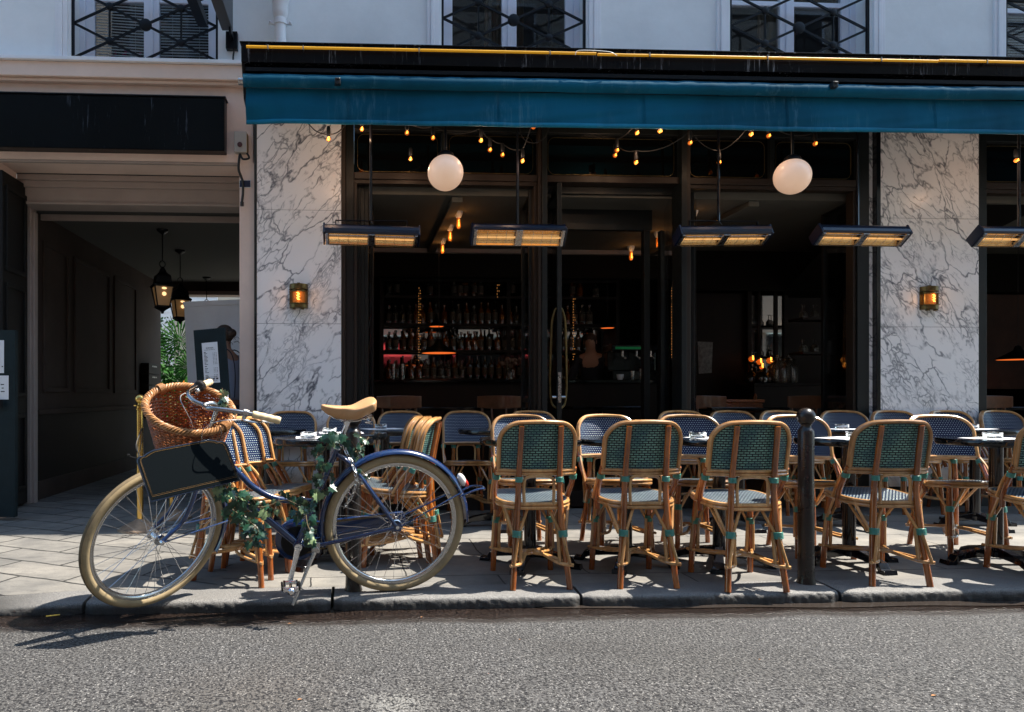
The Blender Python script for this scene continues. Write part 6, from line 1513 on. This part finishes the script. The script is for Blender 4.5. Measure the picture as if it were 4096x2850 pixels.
m.tube([BI @ v for v in spline([pw(127, 454, 3.33), pw(132, 457, 3.33), pw(138, 458, 3.33)], 4)], .0022, 5); m.ball(BI @ pw(129, 455, 3.33), .006, 6, 5)
part(m, 'tie_cord', M['wire'])

# chain with lock around the bollard
cl = thing('lock_chain', 'steel lock chain hanging from the seat tube beside the bollard', 'chain')
def links(path, nm):
    k = 0; acc = 0; m = MB(); P = spline(path, 10); L_ = .026; last = P[0]; out = [P[0]]
    for p in P[1:]:
        if (p - out[-1]).length >= L_ * .72: out.append(p)
    for i in range(len(out) - 1):
        a, b = out[i], out[i + 1]; c = (a + b) / 2; t_ = (b - a).normalized(); u = t_.orthogonal().normalized(); w_ = t_.cross(u); s_ = u if i % 2 else w_
        m.tube([c + t_ * (.013 * cos(q)) + s_ * (.0075 * sin(q)) for q in [R(40 * j) for j in range(9)]], .0030, 5, closed=True)
    m.build(nm, M['steel'], cl, smooth=True)
links([pw(341, 436, 3.50), pw(346, 452, 3.50), pw(352, 462, 3.48), pw(356, 478, 3.46), pw(354, 492, 3.50), pw(348, 502, 3.52), pw(344, 508, 3.55)], 'links')
links([pw(355, 480, 3.5), pw(362, 484, 3.62), pw(367, 478, 3.8), pw(358, 474, 3.86), pw(346, 478, 3.8), pw(348, 490, 3.66), pw(351, 496, 3.6)], 'links')

# ------------------------------------------------------------------ ivy garland
iv = thing('ivy_garland', 'trailing ivy garland wound around the bicycle frame', 'ivy')
LP = [(0, -.18), (.20, -.32), (.25, -.14), (.48, -.10), (.30, .10), (.36, .34), (.17, .30), (0, .66), (-.17, .30), (-.36, .34), (-.30, .10), (-.48, -.10), (-.25, -.14), (-.20, -.32)]
def ivy_leaf(mb, p, nrm, up, size, fold=.18):
    n_ = V(nrm).normalized(); u = (V(up) - n_ * V(up).dot(n_)).normalized(); r_ = u.cross(n_)
    vs = [p + n_ * .0] + [p + r_ * (x * size) + u * (y * size) - n_ * (abs(x) * fold * size) - n_ * (max(0, y) * .15 * size) for x, y in LP]
    k = len(LP); mb.add(vs, [(0, 1 + i, 1 + (i + 1) % k) for i in range(k)])
L1, L2, S1 = MB(), MB(), MB(); ri = random.Random(21)
def vine(pts, n, spread, size, bright=.22, stem=True):
    P = spline([pw(*q) for q in pts], 10)
    if stem: S1.tube(P, .0022, 5)
    for i in range(n):
        t_ = ri.random() * (len(P) - 1); p = P[int(t_)] + V((ri.gauss(0, spread), ri.gauss(0, spread * .7), ri.gauss(0, spread)))
        nr = V((ri.gauss(.25, .5), -1 + ri.gauss(0, .35), ri.gauss(.35, .5))); up = V((ri.gauss(0, .7), ri.gauss(0, .3), -1 + ri.gauss(0, .4)))
        ivy_leaf(L2 if ri.random() < bright else L1, p, nr, up, size * ri.uniform(.5, 1.15)); S1.tube([P[int(t_)], p], .001, 4)
d0 = 3.38
vine([(223, 484, 3.3), (240, 500, d0), (262, 507, 3.42), (285, 500, 3.44), (305, 506, 3.44), (318, 490, 3.45), (325, 470, 3.45)], 66, .024, .056, .28)
vine([(230, 490, 3.42), (229, 505, 3.45), (240, 515, 3.45), (250, 522, 3.45), (258, 530, 3.45), (256, 540, 3.45)], 52, .026, .060, .05)
vine([(325, 470, 3.45), (322, 455, 3.44), (330, 442, 3.44), (340, 436, 3.46), (352, 442, 3.5), (358, 455, 3.52)], 42, .020, .054, .08)
vine([(318, 490, 3.42), (312, 505, 3.42), (300, 515, 3.43), (290, 512, 3.43)], 14, .018, .052, .3)
vine([(306, 515, 3.40), (308, 526, 3.36), (312, 535, 3.35), (311, 545, 3.34)], 16, .016, .054, .12)
vine([(355, 452, 3.5), (362, 446, 3.55), (369, 437, 3.6)], 6, .012, .040, .2)
vine([(360, 470, 3.52), (366, 476, 3.52), (370, 480, 3.5)], 4, .010, .035, .1)
vine([(223, 400, 3.42), (228, 406, 3.42), (233, 413, 3.42)], 7, .012, .045, .3)
vine([(222, 388, 3.5), (224, 396, 3.5)], 3, .010, .055, 1.)
L1.build('leaves', M['leaf'], iv); L2.build('pale_leaves', M['leaf_light'], iv); S1.build('stem', M['stem'], iv, smooth=True)

# ------------------------------------------------------------------ people
def skinned(name, pts, edges, mt, parent=None, lev=2, root=0):
    me = bpy.data.meshes.new(name); me.from_pydata([p[:3] for p in pts], edges, []); me.materials.append(mt)
    o = bpy.data.objects.new(name, me); COL.objects.link(o); o.parent = parent
    o.modifiers.new('skin', 'SKIN'); 
    if not me.skin_vertices: me.skin_vertices.new() if hasattr(me.skin_vertices, 'new') else None
    sv = me.skin_vertices[0].data
    for i, p in enumerate(pts): sv[i].radius = (p[3], p[4] if len(p) > 4 else p[3])
    sv[root].use_root = True
    o.modifiers['skin'].use_smooth_shade = True
    s_ = o.modifiers.new('sub', 'SUBSURF'); s_.levels = s_.render_levels = lev
    return o
def person(loc, rz, h, lab, shirt, lower, arms, hairbun, head_turn=0, lean=0):
    k = h / 1.70
    T_ = thing('person', lab, 'person', loc, rz)
    P = []; Ed = []
    def v(x, y, z, r, r2=None): P.append((x * k, (y + lean * max(0, z - .9)) * k, z * k, r * k, (r2 or r) * k)); return len(P) - 1
    def e(a, b): Ed.append((a, b)); return b
    pel = v(0, 0, .95, .15, .115); wst = e(pel, v(0, 0, 1.08, .125, .095)); chs = e(wst, v(0, 0, 1.27, .150, .105)); shd = e(chs, v(0, 0, 1.40, .10, .075)); nk = e(shd, v(0, -.005, 1.475, .050)); 
    h1 = e(nk, v(0, -.02, 1.55, .070, .082)); h2 = e(h1, v(0, -.015, 1.62, .078, .090)); h3 = e(h2, v(0, -.01, 1.675, .050, .060))
    for i, s_ in enumerate((-1, 1)):
        sh_ = e(shd, v(s_ * .155, 0, 1.385, .055)); el, wr = arms[i]
        ev = e(sh_, v(s_ * abs(el[0]) , el[1], el[2], .040)); wv = e(ev, v(wr[0], wr[1], wr[2], .027)); d = (V(wr) - V(el)).normalized()
        pm_ = e(wv, v(*(V(wr) + d * .055), .030, .018)); side = d.cross(V((0, 0, 1))).normalized() if abs(d.z) < .9 else V((0, 1, 0))
        for q, ln_ in ((-.022, .062), (-.008, .072), (.008, .068), (.022, .055)):
            b0 = V(wr) + d * .085 + side * q; a1 = e(pm_, v(*b0, .0095)); a2 = e(a1, v(*(b0 + d * ln_ * .5 + V((0, 0, -.006))), .0085)); e(a2, v(*(b0 + d * ln_ * .9 + V((0, 0, -.020))), .007))
        th_ = e(pm_, v(*(V(wr) + d * .045 + side * .036), .011)); e(th_, v(*(V(wr) + d * .080 + side * .050 + V((0, 0, -.01))), .009))
        hp = e(pel, v(s_ * .09, 0, .88, .090)); kn = e(hp, v(s_ * .10, -.01, .48, .058)); an = e(kn, v(s_ * .10, .02, .08, .038)); e(an, v(s_ * .11, -.10, .035, .035, .030))
    body = skinned('body', P, Ed, M['skin'], T_)
    # face details
    m = MB(); hc = V((0, (-.015 + lean * .7) * k, 1.60 * k))
    m.ball(hc + V((0, -.098, -.012)) * k, .014 * k, 8, 6, (.7, 1, 1.3)); m.ball(hc + V((-.082, .005, -.01)) * k, .020 * k, 8, 6, (.35, .8, 1.4)); m.ball(hc + V((.082, .005, -.01)) * k, .020 * k, 8, 6, (.35, .8, 1.4)); m.build('face', M['skin'], T_, smooth=True)
    m = MB(); m.ball(hc + V((-.030, -.085, .015)) * k, .009 * k, 8, 6); m.ball(hc + V((.030, -.085, .015)) * k, .009 * k, 8, 6); m.build('eyes', M['ink'], T_, smooth=True)
    m = MB(); m.ball(hc + V((0, .014, .026)) * k, .090 * k, 18, 14, (.90, 1.04, 1.02))
    if hairbun:
        m.ball(hc + V((0, .10, .03)) * k, .045 * k, 12, 8)
        for i in range(12):
            a = ri.uniform(-1, 1); s0 = hc + V((a * .06, .085, ri.uniform(-.07, .08))) * k; m.tube(spline([s0, s0 + V((a * .02, .03, .01)), s0 + V((a * .03, .05, -.02 + ri.uniform(-.03, .02)))], 4), .002, 4)
    o = m.build('hair', M['hair'], T_, smooth=True)
    for u in range(3): pass
    def cloth_of(idx, grow, nm, mt, zcut=None):
        pts = [(p[0], p[1], p[2], p[3] + grow * k, p[4] + grow * k) for p in [P[i] for i in idx]]; mp = {j: i for i, j in enumerate(idx)}
        ed = [(mp[a], mp[b]) for a, b in Ed if a in mp and b in mp]; return skinned(nm, pts, ed, mt, T_, 2)
    arm_idx = []
    base_ = 8; per = 4 + 12 + 2 + 4
    for i in range(2): arm_idx += [base_ + i * per, base_ + i * per + 1, base_ + i * per + 2]
    cloth_of([0, 1, 2, 3] + arm_idx, .014, 'shirt', shirt)
    legs = [0]
    for i in range(2): b0 = base_ + i * per + 18; legs += [b0, b0 + 1, b0 + 2]
    cloth_of(legs, .016, 'trousers', lower)
    return T_, k
p = D(230.5, 6.75)
tw, k = person((p.x, p.y, 0), R(-118), 1.66, 'waiter in pale shirt and dark apron with tied up hair, half behind the menu board', M['shirt'], M['apron'], (((.24, .05, 1.12), (-.16, -.10, .98)), ((.24, .05, 1.12), (.16, -.10, .98))), True, lean=-.10)
m = MB()
for s_ in (-1, 1): m.tube([V(q) * k for q in spline([(s_ * .075, .105, 1.02), (s_ * .085, .120, 1.25), (s_ * .075, .075, 1.42), (s_ * .06, -.02, 1.475), (s_ * .08, -.115, 1.38), (s_ * .09, -.14, 1.2)], 5)], .009 * k, 6, sq=.5)
m.box(-.17 * k, .17 * k, -.155 * k, -.135 * k, .55 * k, 1.22 * k); m.build('apron', M['apron'], tw, smooth=True, ang=30)
c = W(597, 378, 9.32)
person((c.x, 9.5, ZF), R(-25), 1.66, 'barman in black bending over the counter behind the entrance', M['apron'], M['apron'], (((.27, -.12, 1.08), (-.06, -.36, 1.0)), ((.27, -.12, 1.08), (.22, -.38, 1.02))), False, lean=-.35)
# coffee machine with a green lit strip on the bar
cm = thing('coffee_machine', 'dark coffee machine with a green lit strip on the bar counter', 'coffee machine', W(627, 378, 8.95)); cz = cm.location; cm.location = (cz.x, 8.95, 1.212)
m = MB(); m.box(-.22, .40, -.1, .22, 0, .12); m.box(-.22, .40, .08, .22, .12, .36); m.box(-.24, .42, -.14, .22, .36, .44); m.build('body', M['black_gloss'], cm, bevel=.01)
m = MB(); m.box(-.20, .16, -.145, -.142, .33 + .05, .33 + .08); m.build('light_strip', M['green_led'], cm)
m = MB(); [m.tube([(x, -.06, .36), (x, -.06, .29), (x, -.16, .27)], .014, 8) for x in (-.08, .1, .28)]; m.build('group_head', M['chrome'], cm, smooth=True)
for i, (px, r_, h_, mm, lab) in enumerate(((620, .045, .07, 'frame_white', 'white cup on the bar beside the coffee machine'), (632, .030, .11, 'steel', 'steel jug on the bar left of the door jamb'), (641, .026, .14, 'steel', 'tall steel shaker on the bar at the door jamb'), (393, .03, .19, 'steel', 'left steel beer tap column on the bar'), (402, .03, .19, 'steel', 'right steel beer tap column on the bar'))):
    q = W(px, 378, 8.85); m = MB(); m.lathe([(r_ * .6, 0), (r_ * .9, h_ * .4), (r_, h_), (r_ * .85, h_), (r_ * .7, h_ * .3)], 18); o = m.build('cup' if i == 0 else 'jug', M[mm], None, smooth=True); o.location = (q.x, 8.85, 1.213); tag(o, lab, 'cup' if i == 0 else 'jug')
# flowers in vases on the bar
M['dry_flower'] = mat('dry_flower', (.20, .13, .10), .8, var=.5, vscale=20)
for px, z_, n, rad, lab in ((546 - 20, 1.212, 26, .10, 'vase of pale dried flowers on the bar at its right'), (510, 1.212, 22, .09, 'vase of pale roses on the bar below the pendant')):
    q = W(px, 370, 8.9); t = thing('flower_vase', lab, 'vase', (q.x, 8.95, z_))
    m = MB(); m.lathe([(.035, 0), (.045, .08), (.03, .13), (.04, .15)], 16); m.build('vase', M['bottle_clear'], t, smooth=True)
    m = MB()
    for i in range(n):
        a = ri.random() * 6.28; rr = rad * sqrt(ri.random()); m.ball((rr * cos(a), rr * sin(a) * .7, .20 + ri.uniform(-.03, .06)), .026, 7, 5)
    m.build('blossoms', M['dry_flower'], t)
    m = MB(); [m.tube([(0, 0, .02), (ri.uniform(-.06, .06), ri.uniform(-.04, .04), .2)], .003, 4) for i in range(8)]; m.build('stems', M['stem'], t)

# straw on the road by the dropped kerb
m = MB(); m.tube([G(46, 616.2, -.03), G(52, 615.5, -.03), G(60, 614.6, -.03)], .003, 5); o = m.build('yellow_straw', mat('straw', (.6, .42, .06), .6), None, smooth=True); tag(o, 'thin yellow straw lying in the gutter by the left kerb stone', 'straw')
for i, (px, py, s_) in enumerate(((290, 624, .012), (422, 617.5, .010), (520, 640, .008), (934, 696, .014), (300, 700, .012), (760, 660, .008))):
    p = G(px, py, ZR + .006); m = MB(); s_ *= .6; m.add([p + V((s_ * cos(a) * (1 + .4 * (k % 2)), s_ * .6 * sin(a), .001 + .002 * (k % 3))) for k, a in enumerate([R(60 * q) for q in range(6)])], [(0, 1, 2, 3, 4, 5)]); o = m.build('fallen_leaf', M['wicker_rim'], None); tag(o, ('tiny dry leaf on the wet gutter left of the kerb joint', 'tiny dry leaf in the wet gutter below the rear wheel', 'tiny dry leaf on the dry road near the middle', 'dry leaf on the road at the lower right', 'dry leaf on the road at the lower left', 'tiny dry leaf on the road below the third kerb chair')[i], 'leaf', 'dry leaves on the road')

# ------------------------------------------------------------------ camera, light, world
cam = bpy.data.cameras.new('camera'); co = bpy.data.objects.new('camera', cam); COL.objects.link(co); S.camera = co
cam.sensor_width = 36; cam.lens = 36 * FPX / 1024; cam.clip_end = 1000; cam.clip_start = .05
cam.shift_x = (512 - PX) / 1024; cam.shift_y = -(356 - PY) / 1024
co.location = (0, 0, CH); co.rotation_euler = (R(90), 0, -TH)
EL, AZ = R(60), R(5)
sd_ = V((cos(EL) * cos(AZ), cos(EL) * sin(AZ), sin(EL)))
sl = bpy.data.lights.new('sun', 'SUN'); sl.energy = 5.0; sl.angle = R(.5); sl.color = (1, .93, .82)
so = bpy.data.objects.new('sun', sl); COL.objects.link(so); so.rotation_euler = sd_.to_track_quat('Z', 'Y').to_euler(); so.location = (8, 4, 12)
w = bpy.data.worlds.new('World'); S.world = w; w.use_nodes = True
nt = w.node_tree; bg = nt.nodes['Background']; sk = nt.nodes.new('ShaderNodeTexSky'); sk.sky_type = 'NISHITA'; sk.sun_disc = False
sk.sun_elevation = EL; sk.sun_rotation = atan2(sd_.x, sd_.y); tn = nt.nodes.new('ShaderNodeMix'); tn.data_type = 'RGBA'; tn.blend_type = 'MULTIPLY'; tn.inputs[0].default_value = 1
ca_, cb_ = [i for i in tn.inputs if i.type == 'RGBA']; cb_.default_value = (.98, 1.17, 1.2, 1); nt.links.new(sk.outputs[0], ca_); nt.links.new([o for o in tn.outputs if o.type == 'RGBA'][0], bg.inputs[0]); bg.inputs[1].default_value = .11
S.view_settings.view_transform = 'Standard'; S.view_settings.look = 'None'; S.view_settings.exposure = EXPO; S.view_settings.gamma = 1
S.render.engine = 'CYCLES'; S.cycles.use_denoising = True; S.cycles.max_bounces = 8; S.cycles.diffuse_bounces = 4; S.cycles.glossy_bounces = 4; S.cycles.transmission_bounces = 6; S.cycles.transparent_max_bounces = 12
S.cycles.sample_clamp_indirect = 6
